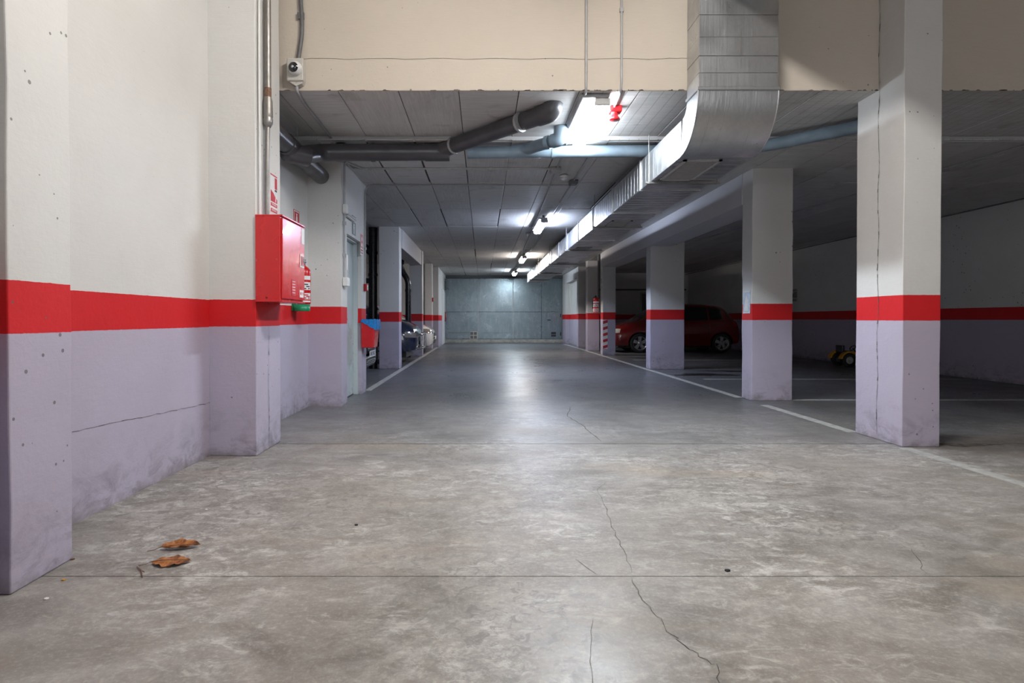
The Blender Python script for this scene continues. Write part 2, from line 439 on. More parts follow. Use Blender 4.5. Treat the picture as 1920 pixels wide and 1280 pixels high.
# ------------------------------------------------------------------ structure: ceiling
b = MB(); b.box(XL - .3, 6.25, ZC + .014, XR + .3, YE, ZC + .25)
b.box(XL - .3, 5.0, ZN + .012, XR + .3, 6.25, ZN + .2)
ceiling = struct(b.obj('ceiling', M['gap']))
PW, PL = .512, 1.93
pm = {}
def panel(x, y, wd, ln, z):
    key = (round(wd, 3), round(ln, 3))
    if key not in pm:
        b = MB(); b.box(0, 0, 0, wd - .007, ln - .013, .0145)
        pm[key] = b.obj('ceiling_panel', M['ceil'], ceiling, bevel=.002, seg=1); o = pm[key]
    else:
        o = pm[key].copy(); C.objects.link(o); o.parent = ceiling
    o.location = (x, y, z)
x = -.2 - PW * 4
for i in range(17):
    xx = -.2 - PW * 4 + PW * i
    panel(xx, 4.99, PW, 1.245, ZN + R.uniform(-.002, .002))
for j in range(11):
    y = 8.11 - PL + PL * j
    for i in range(21):
        xx = -.2 - PW * 4 + PW * i
        if y + PL > YE: continue
        panel(xx + (R.uniform(-.003, .003)), y, PW - (.016 if R.random() < .15 else .002), PL, ZC - .001 + R.uniform(-.003, .002))
b = MB(); b.box(XL, 6.225, ZC - .004, XR, 6.25, ZN + .02)
struct(b.obj('trim_1', M['beamw']))
# left bay ceiling and the near hall's ceiling
b = MB(); b.box(XL, 6.25, ZC, -2.26, YE, ZC + .013); b.obj('ceiling_strip', M['ceil'], ceiling)
b = MB(); b.box(XL - .3, YB, ZT, XR + .3, 5.3, ZT + .2); struct(b.obj('ceiling_near', M['beam']))

# ------------------------------------------------------------------ structure: walls
def wallbox(name, x0, y0, z0, x1, y1, z1, mat, bevel=0):
    b = MB(); b.box(x0, y0, z0, x1, y1, z1); return struct(b.obj(name, mat, bevel=bevel))
wallbox('wall_left', -2.33, YB, 0, -2.035, 6.84, ZT, M['plaster'])
wallbox('wall_right', XR, YB, 0, XR + .3, YE, ZT, M['paint_r'])
wallbox('wall_behind_right', 3.6, YB - .2, 0, XR, YB, ZT, M['beam'])  # unseen back walls; the opening between them is narrowed to limit entrance light
wallbox('wall_behind_left', XL, YB - .2, 0, -.5, YB, ZT, M['beam'])
wallbox('wall_shade_blocker_left', -2.04, 1.68, 0, -1.63, 1.9, ZT, M['paint_l'])  # unseen pier added to shade the front of the nearest left column
# upper wall over the passage
b = MB(); b.box(-2.035, 4.98, ZN, XR, 4.996, ZT)
struct(b.obj('wall_above_passage', M['beam'], bevel=.006))
uw = bpy.data.objects['wall_above_passage']
b = MB(); pts = []
xx = -1.2
b = MB()
prev = (-1.56, 3.218)
for k in range(60):
    nx = prev[0] + .056; nz = 3.218 + .004 * math.sin(k * .7) + R.uniform(-.0025, .0025)
    b.add([(prev[0], 4.978, prev[1] - .0012), (nx, 4.978, nz - .0012), (nx, 4.978, nz + .0012), (prev[0], 4.978, prev[1] + .0012)], [(0, 1, 2, 3)])
    prev = (nx, nz)
b.obj('crack', M['crack'], uw)
b = MB()
for k in range(150):
    x_ = R.uniform(-1.7, 8.3); w_ = R.uniform(.01, .07); h_ = R.uniform(.003, .012)
    b.add([(x_, 4.978, ZN - .001), (x_ + w_, 4.978, ZN - .001), (x_ + w_ * R.uniform(.6, .9), 4.978, ZN + h_), (x_ + w_ * R.uniform(.1, .4), 4.978, ZN + h_ * R.uniform(.5, 1))], [(0, 1, 2, 3)])
ec = b.obj('chipped_edge', M['crack'], uw); ec['kind'] = 'stuff'
wl = bpy.data.objects['wall_left']
b = MB(); py_, pz_ = 2.9, .462
while py_ < 4.36:
    ny_ = py_ + .05; nz_ = .462 - (ny_ - 2.9) * .045 + R.uniform(-.004, .004); ww = R.uniform(.0005, .002)
    b.add([(-2.0335, py_, pz_ - ww), (-2.0335, ny_, nz_ - ww), (-2.0335, ny_, nz_ + ww), (-2.0335, py_, pz_ + ww)], [(0, 1, 2, 3)]); py_, pz_ = ny_, nz_
b.obj('crack', M['crack'], wl)
# left side: stair block with its door
DY0, DY1 = 7.14, 8.0
b = MB(); b.box(-2.3, 6.84, 0, -1.65, DY0, ZC); b.box(-2.3, DY1, 0, -1.65, 8.3, ZC); b.box(-2.3, DY0, 2.06, -1.65, DY1, ZC)
b.box(-2.3, DY0, 0, -2.2, DY1, 2.06)
b.box(XL, 8.1, 0, -2.3, 8.3, ZC)
struct(b.obj('wall_stairs', M['paint_l']))
d1 = struct(MB((-1.8, 7.57, 0)).box(-1.80, DY0, .012, -1.755, DY1 - .012, 2.05).obj('door_1', M['door'], bevel=.002))
MB((-1.8, 7.57, 0)).box(-1.765, DY0, 2.035, -1.70, DY1, 2.06).box(-1.765, DY1 - .03, 0, -1.70, DY1, 2.06).box(-1.765, DY0, 0, -1.70, DY0 + .03, 2.06).obj('door_frame', M['door'], d1)
hb = MB((-1.8, 7.57, 0)); hb.cyl((-1.755, 7.25, 1.02), (-1.70, 7.25, 1.02), .011); hb.cyl((-1.705, 7.25, 1.02), (-1.705, 7.37, 1.02), .009); hb.box(-1.756, 7.225, .95, -1.75, 7.275, 1.1)
hb.obj('door_handle', M['blackp'], d1)
# cross wall of the left bays, far left wall
wallbox('wall_bays_left', XL - .2, 8.3, 0, XL, YE, ZC, M['paint_l'])
wallbox('wall_bays_cross', XL, 20.0, 0, -1.94, 20.2, ZC, M['paint_l'])
# far block with louvred door
wallbox('wall_far_left', XL, 21.2, 0, -1.60, 25.4, ZC, M['paint_l'])
# right rear
wallbox('wall_bays_back', 4.1, 24.0, 0, XR, 24.2, ZC, M['paint_r'])
b = MB(); b.box(3.62, 21.3, 0, 3.72, 25.2, ZC); b.box(3.45, 24.3, 0, 3.66, 25.4, ZC)
struct(b.obj('wall_far_right', M['paint_r']))
# end wall: zinc panels
b = MB(); b.box(-1.75, 25.52, 0, 4.2, 25.7, ZC)
wend = struct(b.obj('wall_end', M['lintel']))
xs = [-1.60, -.20, 1.32, 2.55, 3.46]
for i in range(4):
    for z0, z1 in ((.16, 1.33), (1.338, 2.78)):
        b = MB(); b.box(xs[i] + .006, 25.47, z0, xs[i + 1] - .006, 25.52, z1); b.obj('zinc_panel', M['zinc'], wend, bevel=.003, seg=1)
b = MB(); b.box(-1.65, 25.05, 0, 3.5, 25.52, .15); struct(b.obj('trim_2', M['sill'], bevel=.015))
b = MB(); b.box(-1.65, 25.25, 2.78, 3.5, 25.52, ZC); struct(b.obj('trim_3', M['lintel']))
for xh in (-.20, 1.32):
    b = MB(); b.box(xh - .012, 25.455, .16, xh + .012, 25.475, 2.78); b.obj('seam_strip', M['cond'], wend)
b = MB(); b.box(-1.5, 25.45, .42, -.25, 25.47, .44).box(0, 25.45, .42, 1.2, 25.47, .43); b.obj('drawn_bolt', M['condd'], wend)

# ------------------------------------------------------------------ columns
def column(x0, x1, y0, y1, z1, mat, label, seam=None, group=None):
    t = thing('column', label, 'column', ((x0 + x1) / 2, (y0 + y1) / 2, 0))
    b = MB(t.location); nz = 14
    # slightly uneven cast arrises
    vs = []; fs = []
    for k in range(nz + 1):
        z = z1 * k / nz
        for (x, y) in ((x0, y0), (x1, y0), (x1, y1), (x0, y1)):
            j = 0 if k in (0, nz) else .0035
            vs.append((x + R.uniform(-j, j), y + R.uniform(-j, j), z))
    for k in range(nz):
        for q in range(4):
            a = k * 4 + q; c = k * 4 + (q + 1) % 4
            fs.append((a, c, c + 4, a + 4))
    fs += [(3, 2, 1, 0), tuple(nz * 4 + q for q in range(4))]
    b.add(vs, fs); b.obj('shaft', mat, t, bevel=.006, seg=2)
    if seam:
        axis, fx, pos, za, zb = seam
        b = MB(t.location); z = za; p = pos; n = int((zb - za) / .03)
        for k in range(n):
            p2 = pos + .007 * math.sin(k * .31) + R.uniform(-.003, .003)
            wv = R.uniform(.0012, .005) if R.random() < .8 else .008
            z2 = z + .03
            if axis == 'x':
                s_ = .004 if fx > (x0 + x1) / 2 else -.004
                q = [(fx + s_, p - wv / 2, z), (fx + s_, p + wv / 2, z), (fx + s_, p2 + wv / 2, z2), (fx + s_, p2 - wv / 2, z2)]
            b.add(q, [(0, 1, 2, 3)]); z = z2; p = p2
        b.obj('crack', M['crack'], t)
    return t
PLm, PRm = M['paint_l'], M['paint_r']
cl1 = column(-2.04, -1.745, 2.158, 2.487, ZT, PLm, 'nearest left column, cut by the left edge of the picture, striped red over lilac')
cl2 = column(-2.04, -1.685, 4.365, 4.885, ZT, PLm, 'left column carrying the red hose cabinet and galvanised pipe', seam=('x', -1.685, 4.61, .05, 1.2))
cl3 = column(-2.11, -1.70, 11.95, 12.3, ZC, PLm, 'bluish left column just beyond the red bin with blue liner')
cl4 = column(-2.00, -1.66, 16.1, 16.42, ZC, PLm, 'left column between the dark blue car and the white car')
cl5 = column(-1.96, -1.72, 19.9, 20.3, ZC, PLm, 'left column just beyond the white car, with a small red alarm box')
cr1 = column(3.345, 3.645, 4.67, 5.257, ZT, PRm, 'nearest right column, broad and cracked down its lit left face', seam=('x', 3.345, 4.965, .05, 4.2))
cr2 = column(3.365, 3.872, 7.33, 7.616, ZC, PRm, 'second right column from the camera, with a pale blue notice')
cr3 = column(3.40, 4.09, 11.9, 12.2, ZC, PRm, 'third right column, standing in front of the middle of the red car')
cr4 = column(3.40, 3.76, 16.6, 16.95, ZC, PRm, 'right column with red and white hazard tape by the red car nose')
cr5 = column(3.38, 3.76, 18.9, 19.25, ZC, PRm, 'pale right column just behind the hanging fire extinguisher')
cr6 = column(3.42, 3.74, 21.0, 21.3, ZC, PRm, 'last right column before the grey metal end wall')
# peeled edges of the door jamb
def chips(x, y, z0, z1, parent, name='plaster_chip', wd=.012):
    b = MB(parent.location if parent.parent is None else (0, 0, 0)); z = z0
    while z < z1:
        h = R.uniform(.02, .06); w_ = R.uniform(.3, 1) * wd
        b.add([(x + .003, y - w_, z), (x + .003, y + w_ * .5, z), (x + .003, y + w_ * .3, z + h), (x + .003, y - w_ * .6, z + h)], [(0, 1, 2, 3)]); z += h + R.uniform(0, .03)
    return b.obj(name, M['crackw'], parent)
ws = bpy.data.objects['wall_stairs']
chips(-1.65, 6.87, .05, .75, ws); chips(-1.65, 8.04, .1, .55, ws)
# beams
def beam(x0, y0, z0, x1, y1, z1, label):
    b = MB(((x0 + x1) / 2, (y0 + y1) / 2, z0)); b.box(x0, y0, z0, x1, y1, z1)
    return tag(b.obj('beam', M['beamw'], bevel=.008), label, 'beam')
beam(3.36, 7.62, 2.50, 3.84, 16.6, ZC, 'white concrete beam along the tops of the right columns')
beam(3.44, 21.3, 2.50, 3.62, 25.0, ZC, 'white beam on the far right by the grey end wall')
beam(-2.0, 12.3, 2.50, -1.68, 16.1, ZC, 'white beam over the opening where the dark blue car stands')

# ------------------------------------------------------------------ air duct
DX0, DX1, DZ0, DZ1 = 1.725, 2.36, 2.43, 2.745
duct = thing('air_duct', 'big galvanised rectangular air duct turning from the wall face along the ceiling', 'duct', (2.04, 5.0, 2.43))
L = duct.location
def dpart(b, name, mat='galv', bevel=0, parent=None): return b.obj(name, M[mat], parent or duct, bevel=bevel, seg=1)
# riser in five folded sheets
zs = [2.86, 2.985, 3.12, 3.27, 3.445, 3.61, 4.40]
for i in range(len(zs) - 1):
    e = .0015 * (i % 2)
    dpart(MB(L).box(DX0 + e, 4.70 + e, zs[i], DX1 - e, 4.975, zs[i + 1] - .002), 'duct_section', bevel=.002)
dpart(MB(L).box(DX0 - .012, 4.688, 2.845, DX1 + .012, 4.975, 2.872), 'flange', bevel=.003)
dpart(MB(L).box(DX0 - .01, -5.0, 3.74, DX1 + .01, 4.70, 4.12), 'duct_branch', bevel=.004)
# elbow
n = 16; outer = []; inner = []
for k in range(n + 1):
    a = PI / 2 * k / n
    outer.append((4.70 + .42 * (1 - math.cos(a)), 2.86 - .43 * math.sin(a)))
for k in range(n + 1):
    a = PI / 2 * k / n
    inner.append((4.975 + .10 * (1 - math.cos(a)), 2.86 - .115 * math.sin(a)))
b = MB(L); vs = []; fs = []
for side, xx in enumerate((DX0, DX1)):
    vs += [(xx, y, z) for y, z in outer] + [(xx, y, z) for y, z in inner]
m = 2 * (n + 1)
for k in range(n):
    fs.append((k, k + 1, n + 2 + k, n + 1 + k)); fs.append((m + k, m + n + 1 + k, m + n + 2 + k, m + k + 1))
b.add(vs, fs)
sk = MB(L)
b2 = MB(L); b2.add(vs, [(k, m + k, m + k + 1, k + 1) for k in range(n)], True)
b2.add(vs, [(n + 1 + k, n + 2 + k, m + n + 2 + k, m + n + 1 + k) for k in range(n)], True)
for half in (0, 1):
    bh = MB(L); bh.add(vs, [f for f in fs if (min(f) >= m) == bool(half)]); dpart(bh, 'elbow_side')
dpart(b2, 'elbow_sheet')
for xx in (DX0 - .004, DX1 + .004):
    dpart(MB(L).tube([(xx, y, z) for y, z in outer], .006, 6), 'elbow_seam')
for xx in (DX0 + .10, DX0 + .22, DX0 + .46):
    dpart(MB(L).tube([(xx, y - .0, z) for y, z in outer], .002, 5), 'sheet_joint')
# horizontal run in bolted sections
ys = [5.12, 6.43] + [6.43 + 1.375 * k for k in range(1, 12)] + [22.5]
first = True; proto = None
for i in range(len(ys) - 1):
    y0, y1 = ys[i], ys[i + 1]
    b = MB(L); b.box(DX0, y0 + .002, DZ0, DX1, y1 - .002, DZ1)
    so = dpart(b, 'duct_section', bevel=.003)
    # stiffening beads pressed in the sides and underside
    bb = MB(L)
    k = y0 + .12
    while k < y1 - .06:
        bb.box(DX0 - .0025, k, DZ0 + .015, DX0 + .001, k + .012, DZ1 - .015)
        bb.box(DX0 + .01, k, DZ0 - .0025, DX1 - .01, k + .012, DZ0 + .001)
        k += .14
    o = dpart(bb, 'pressed_bead'); o.parent = so
    fb = MB(L)
    e = .014
    fb.box(DX0 - e, y1 - .014, DZ0 - e, DX1 + e, y1 + .014, DZ0); fb.box(DX0 - e, y1 - .014, DZ1, DX1 + e, y1 + .014, DZ1 + e)
    fb.box(DX0 - e, y1 - .014, DZ0, DX0, y1 + .014, DZ1); fb.box(DX1, y1 - .014, DZ0, DX1 + e, y1 + .014, DZ1)
    dpart(fb, 'flange')
# access hatch and grilles in the underside
def hatch(y0, y1, x0, x1):
    b = MB(L); z = DZ0 - .012; t_ = .03
    b.box(x0, y0, z, x1, y0 + t_, DZ0); b.box(x0, y1 - t_, z, x1, y1, DZ0); b.box(x0, y0, z, x0 + t_, y1, DZ0); b.box(x1 - t_, y0, z, x1, y1, DZ0)
    fr = dpart(b, 'grille_frame', 'grey')
    b = MB(L); k = y0 + t_
    while k < y1 - t_:
        b.box(x0 + t_, k, z + .004, x1 - t_, k + .006, DZ0 - .002); k += .03
    o = dpart(b, 'grille_slat', 'cond'); o.parent = fr
hatch(5.2, 5.95, 1.78, 2.12)
for yy in (8.4, 11.5, 14.6, 17.5): hatch(yy, yy + .5, 1.85, 2.15)
# trapeze hangers
def hanger(y):
    b = MB(L)
    b.cyl((DX0 - .03, y, DZ0 - .035), (DX0 - .03, y, ZC), .004, 6); b.cyl((DX1 + .03, y, DZ0 - .035), (DX1 + .03, y, ZC), .004, 6)
    b.box(DX0 - .06, y - .015, DZ0 - .03, DX1 + .06, y + .015, DZ0 - .026); b.box(DX0 - .06, y + .011, DZ0 - .03, DX1 + .06, y + .015, DZ0 - .003)
    dpart(b, 'hanger', 'galvp')
for y in (6.0, 8.9, 11.9, 14.9, 17.9, 20.9): hanger(y)

# ------------------------------------------------------------------ drain pipes
def pipe_thing(name, label, loc, mat, runs, cat='pipe'):
    t = thing(name, label, cat, loc)
    for nm, kind in runs:
        b = MB(loc)
        for (pts, r) in kind: b.tube(pts, r, 20)
        b.obj(nm, mat if nm not in ('clamp',) else M['cond'], t)
    return t
YP = 6.0
def collar(p, d, r, ln=.05):
    p = Vector(p); d = Vector(d).normalized()
    return ([p - d * ln / 2, p + d * ln / 2], r)
rD, rL = .089, .063
YP = 6.30
def at(x, y, Y): return Vector(((x - CX) * Y / F, Y, H - (y - CY) * Y / F))
Pj = at(830, 286, YP)
e1 = at(1018, 216, 5.35)
dark = thing('drain_pipe', 'thick dark grey plastic drain pipe crossing under the ceiling', 'pipe', (Pj.x, Pj.y, Pj.z))
LD = dark.location
PA, PB = at(528, 262, 5.4), at(600, 328, 6.75)
main0 = at(566, 292, 5.75)
MB(LD).tube(arcpath([main0, at(600, 287, 6.15), Pj], .12), rD, 20).obj('main_run', M['pvcd'], dark)
br = arcpath([Pj + Vector((-.05, 0, 0)), at(850, 274, YP - .08), e1], .1)
MB(LD).tube(br, rD * .93, 20).obj('branch', M['pvcd'], dark)
dv = (e1 - at(850, 274, YP - .08)).normalized()
MB(LD).tube(arcpath([e1 - dv * .05, e1 + dv * .09, e1 + dv * .09 + Vector((.02, .0, ZN + .012 - (e1 + dv * .09).z))], .09, 8), rD * 1.05, 20).obj('elbow', M['pvcd'], dark)
for p, d in ((at(975, 231, 5.5), dv), (at(852, 273, YP - .1), dv)):
    MB(LD).tube(*collar(p, d, rD * 1.04, .025)).obj('clamp', M['cond'], dark)
MB(LD).tube(*collar(at(762, 287, YP), (1, 0, 0), rD * 1.05, .02)).cyl(at(762, 287, YP), at(762, 287, YP) + Vector((0, 0, .1)), .006, 8).obj('clamp', M['cond'], dark)
for xx in (640, 700): MB(LD).tube(*collar(at(xx, 287, YP), (1, 0, 0), rD * 1.09, .10 if xx == 640 else .04)).obj('sleeve', M['pvcd'], dark)
MB(LD).tube(*collar(at(820, 286, YP), (1, 0, 0), rD * 1.09, .26)).obj('wye', M['pvcd'], dark)
light_p = thing('drain_pipe', 'thinner blue grey plastic pipe running under the lamp and behind the duct', 'pipe', tuple(at(1100, 284, YP)))
LP = light_p.location
P0 = at(880, 287, YP); P1 = at(1235, 284, YP)
pr = at(1440, 273, 6.17); pe = at(1640, 232, 5.55)
MB(LP).tube(arcpath([P0, P1, Vector((2.0, YP, P1.z)), Vector((2.45, YP, P1.z)), pr, pe], .15), rL, 20).obj('main_run', M['pvcl'], light_p)
e2 = at(1042, 264, 5.93); s2 = at(958, 286, YP)
MB(LP).tube(arcpath([s2, at(985, 281, YP - .01), e2], .08), rL * .97, 20).obj('branch', M['pvcl'], light_p)
dv2 = (e2 - s2).normalized()
MB(LP).tube(arcpath([e2 - dv2 * .04, e2 + dv2 * .05, e2 + dv2 * .05 + Vector((.01, 0, ZN + .012 - (e2 + dv2 * .05).z))], .07, 8), rL * 1.12, 20).obj('elbow', M['pvcl'], light_p)
for xx, ln in ((882, .06), (962, .05), (1036, .03)):
    MB(LP).tube(*collar(at(xx, 286, YP), (1, 0, 0), rL * 1.1, ln)).obj('sleeve', M['pvcl'], light_p)
MB(LP).tube(*collar(e2 - dv2 * .1, dv2, rL * 1.08, .04)).obj('sleeve', M['pvcl'], light_p)
wallp = thing('drain_pipe', 'dark grey pipe running along the upper left wall into the stair wall', 'pipe', tuple((PA + PB) / 2))
LW = wallp.location
dW = (PB - PA).normalized()
MB(LW).tube([PA - dW * .5, PB + dW * .08], rD, 20).obj('main_run', M['pvcd'], wallp)
MB(LW).tube(*collar(PA + dW * .28, dW, rD * 1.12, .34)).obj('wye', M['pvcd'], wallp)
MB(LW).tube(arcpath([PA + dW * .25, main0 - Vector((.1, .1, -.0)), main0 + Vector((.05, .05, 0))], .1), rD * 1.06, 20).obj('bend', M['pvcd'], wallp)
MB(LW).tube(*collar(PA + dW * .5, dW, rD * 1.07, .02)).cyl(PA + dW * .5, PA + dW * .5 + Vector((0, 0, .29)), .005, 8).obj('clamp', M['cond'], wallp)
# black stacks in the left bays
def stack_pipe(label, pts, r, colz):
    t = thing('soil_pipe', label, 'pipe', pts[-1])
    MB(pts[-1]).tube(arcpath(pts, .14, 8), r, 18).obj('pipe_run', M['black'], t)
    for z in colz: MB(pts[-1]).tube([(pts[-1][0], pts[-1][1], z), (pts[-1][0], pts[-1][1], z + .06)], r * 1.12, 18).obj('sleeve', M['black'], t)
    return t
s1 = stack_pipe('thick straight black soil pipe beside the bluish left column', [(-2.26, 12.1, ZC), (-2.26, 12.1, 1.5), (-2.26, 12.1, 0)], .088, (2.35, 1.9, 1.2))
MB(s1.location).tube([(-2.95, 12.1, 2.75), (-2.55, 12.1, 2.62), (-2.26, 12.1, 2.35)], .075, 16).obj('branch', M['black'], s1)
MB(s1.location).box(-3.4, 12.05, 1.76, -2.26, 12.15, 1.86).obj('bracket', M['black'], s1)
stack_pipe('black soil pipe with an offset bend above the dark blue car', [(-2.16, 15.6, ZC), (-2.16, 15.6, 2.32), (-1.98, 15.6, 2.05), (-1.98, 15.6, 0)], .075, (1.75, .9))

# ------------------------------------------------------------------ conduits and boxes
def conduit(label, pts, r=.0105, mat='cond', rad=.07, clips=(), name='conduit', group=None):
    loc = Vector(pts[0]); t = thing(name, label, 'conduit', loc, group)
    MB(loc).tube(arcpath(pts, rad), r, 10).obj('tube_run', M[mat], t)
    for c in clips:
        c = Vector(c); MB(loc).box(c.x - r * 1.6, c.y - .012, c.z - r * 1.6, c.x + r * 1.6, c.y + .012, c.z + r * 1.6).obj('clip', M[mat], t, bevel=.002)
    return t
zc = ZC - .014; zn = ZN - .014
conduit('conduit from the camera box back along the ceiling edge', [(-1.555, 4.93, 3.00), (-1.56, 4.95, zn - .01), (-1.59, 5.25, zn), (-1.60, 6.2, zn), (-1.61, 6.3, zc), (-1.62, 7.3, zc), (-1.2, 7.3, zc), (.86, 7.3, zc)], .013, clips=((-.9, 7.3, zc), (.1, 7.3, zc), (-1.4, 7.3, zc)))
conduit('flexible dark conduit hanging down to the security camera', [(-1.535, 4.965, 4.4), (-1.535, 4.965, 3.75), (-1.515, 4.965, 3.45), (-1.55, 4.955, 3.2)], .017, mat='condd', rad=.15, clips=((-1.53, 4.965, 3.57),))
conduit('left conduit running down the wall face and on past the lamps', [(.872, 4.965, 4.4), (.872, 4.965, zn + .0), (.875, 5.2, zn), (.89, 6.2, zn), (.90, 6.35, zc), (1.0, 10.5, zc), (1.15, 18, zc), (1.22, 24.5, zc)], .011, rad=.05, clips=((.89, 5.6, zn), (.93, 8.2, zc), (.98, 10, zc)))
conduit('right conduit running down the wall face to the red sounder', [(1.17, 4.965, 4.4), (1.17, 4.965, 3.0), (1.17, 4.99, zn), (1.19, 5.33, zn)], .010, rad=.04, clips=((1.17, 4.965, 3.62),))
conduit('right conduit along the ceiling beyond the crossing pipe', [(1.22, 6.4, zc), (1.235, 9.0, zc), (1.30, 14, zc), (1.34, 23.5, zc)], .011, clips=((1.235, 9.4, zc), (1.27, 13.3, zc)))
conduit('conduit crossing the ceiling from the end of the stair wall', [(-1.635, 8.18, 1.52), (-1.635, 8.18, zc), (-1.4, 8.2, zc), (1.23, 8.2, zc)], .010, rad=.16, clips=((-1.635, 8.18, 2.0), (-1.0, 8.2, zc), (0, 8.2, zc)))
conduit('conduit coming down the corner of the stair wall beside the door', [(-1.5, 7.3, zc), (-1.628, 6.98, zc), (-1.628, 6.93, zc - .04), (-1.628, 6.93, 1.5)], .013, rad=.03, clips=((-1.628, 6.93, 2.15), (-1.628, 6.93, 1.77)))
conduit('thin cable along the ceiling of the right bays', [(4.2, 23.5, zc), (5.9, 5.5, zc)], .01, mat='cond', rad=.01)
conduit('thin dark cable high along the right wall', [(8.1, 23.5, 2.8), (8.1, 4.0, 2.83)], .012, mat='condd', rad=.01)
conduit('conduit across the back wall behind the red car', [(4.2, 23.97, 2.22), (8.3, 23.97, 2.22)], .03, mat='condd', rad=.01)
conduit('thin pipe hanging above the fire extinguisher', [(3.37, 17.05, ZC), (3.37, 17.05, 1.6)], .03, mat='condd', rad=.01)
# ceiling crack lines of surface conduit on near column
def jbox(label, c, s, mat='cond'):
    b = MB(c); x, y, z = c
    b.box(x - s[0] / 2, y - s[1] / 2, z - s[2] / 2, x + s[0] / 2, y + s[1] / 2, z + s[2] / 2)
    t = thing('junction_box', label, 'box', c)
    b.obj('box_body', M[mat], t, bevel=.006)
    MB(c).box(x - s[0] * .4, y - s[1] * .4, z - s[2] / 2 - .006, x + s[0] * .4, y + s[1] * .4, z - s[2] / 2).obj('lid', M[mat], t, bevel=.002)
    return t
jbox('pale junction box where the crossing conduit meets the left ceiling conduit', (.90, 7.3, zc - .022), (.13, .13, .05), 'cond')
jbox('dark junction box on the right ceiling conduit before the second lamp', (1.226, 7.95, zc - .022), (.11, .13, .05), 'condd')
jbox('upper box on the door side conduit', (-1.62, 6.93, 2.32), (.05, .08, .10), 'white')
jbox('lower box on the conduit beside the stair door', (-1.615, 6.95, 1.46), (.06, .12, .1), 'white')
jbox('small box on the ceiling at the third lamp', (.99, 12.7, zc - .015), (.1, .06, .04), 'cond')
# emergency light arm beside the door
t = thing('wall_bracket_lamp', 'slim grey bracket lamp above the stair door', 'lamp', (-1.6, 7.05, 2.27))
MB(t.location).box(-1.65, 7.0, 2.262, -1.60, 7.46, 2.285).obj('lamp_body', M['cond'], t, bevel=.004)
MB(t.location).box(-1.64, 7.02, 2.25, -1.61, 7.42, 2.262).obj('lamp_lens', M['white'], t)
# smoke detectors
def detector(label, x, y, z=zc):
    t = thing('smoke_detector', label, 'detector', (x, y, z))
    MB(t.location).lathe([(0.0, z), (.055, z), (.055, z - .02), (.045, z - .03)], (x, y, 0), n=20).obj('base', M['white'], t)
    b = MB(t.location); b.lathe([(.040, z - .03), (.040, z - .045), (.02, z - .062), (0, z - .064)], (x, y, 0), n=20)
    for k in range(8):
        a = k * PI / 4; b.box(x + .04 * math.cos(a) - .003, y + .04 * math.sin(a) - .003, z - .05, x + .04 * math.cos(a) + .003, y + .04 * math.sin(a) + .003, z - .03)
    b.obj('sensor_head', M['white'], t)
detector('white detector between the two ceiling conduits before the second lamp', 1.055, 7.65)
detector('white detector just before the third lamp', 1.20, 15.9)
detector('white detector just before the farthest lamp', 1.22, 21.0)

# ------------------------------------------------------------------ light fixtures
def fixture(label, x, y, z, strength, col, ln=1.27, body_off=-.03, drop=.07, side=.6):
    z0 = z; z = z - drop
    t = thing('ceiling_lamp', label, 'lamp', (x, y + ln / 2, z), 'fluorescent lamps along the passage ceiling')
    L_ = t.location
    b = MB(L_); b.prism([(x - .085 + body_off, z), (x + .065, z), (x + .055, z - .03), (x - .065 + body_off, z - .03)], y - .02, y + ln + .02, 'y')
    b.obj('housing', M['grey'], t, bevel=.006)
    b = MB(L_)
    p = [(-.062, -.030), (.062, -.030), (.066, -.07), (.05, -.095), (-.05, -.095), (-.066, -.07)]
    b.prism([(x + u, z + v) for u, v in p], y + .02, y + ln - .02, 'y')
    df = b.obj('diffuser', glow('lamp_diffuser_%s' % label[:6].strip(), col, strength), t)
    df.data.materials.append(glow('lamp_diffuser_side_%s' % label[:6].strip(), col, strength * side))
    for p_ in df.data.polygons: p_.material_index = 0 if p_.normal.z < -.6 else 1
    for yy in (y + .15, y + ln - .15):
        MB(L_).box(x - .02, yy - .012, z, x + .02, yy + .012, z0).obj('hanger', M['condd'], t)
    for yy in (y + .0, y + ln - .0):
        MB(L_).box(x - .065, yy - .012, z - .09, x + .065, yy + .012, z - .03).obj('end_cap', M['grey'], t, bevel=.006)
    for yy in (y + .2, y + ln / 2, y + ln - .2):
        for sx in (-.07, .06): MB(L_).box(x + sx - .004, yy - .012, z - .05, x + sx + .014, yy + .012, z - .025).obj('latch', M['cond'], t)
    return t
cool = (0.80, 0.90, 1.0)
fixture('nearest bright ceiling lamp, between the pipe and the wall face', 1.03, 5.06, ZN, LAMP1, (.84, .92, 1.0), 1.24, drop=.004, body_off=-.11, side=.26)
fixture('second ceiling lamp along the passage, bluish glow', 1.10, 10.5, ZC, LAMP2, (.66, .76, 1.0), 1.35)
fixture('third ceiling lamp along the passage, warmer glow', 1.19, 16.7, ZC, LAMP3, (1.0, .90, .84), 1.35)
fixture('farthest ceiling lamp, close to the grey end wall', 1.24, 21.9, ZC, LAMP4, (.78, .90, 1.0), 1.35)
# the near hall's lamp, above the frame
nl = fixture('lamp high on the ceiling of the near hall, above the frame', .80, 1.85, ZT, NEAR, (1.0, .955, .905), 1.24, side=1.0)

# sounder
t = thing('alarm_sounder', 'red alarm sounder hanging beside the nearest ceiling lamp', 'alarm', (1.205, 5.36, ZN))
MB(t.location).box(1.15, 5.31, ZN - .055, 1.26, 5.41, ZN).obj('base_box', M['redm'], t, bevel=.008)
MB(t.location).lathe([(.035, ZN - .055), (.032, ZN - .085), (.048, ZN - .105), (.05, ZN - .12), (0, ZN - .12)], (1.20, 5.36, 0), n=20).obj('horn', M['redm'], t)

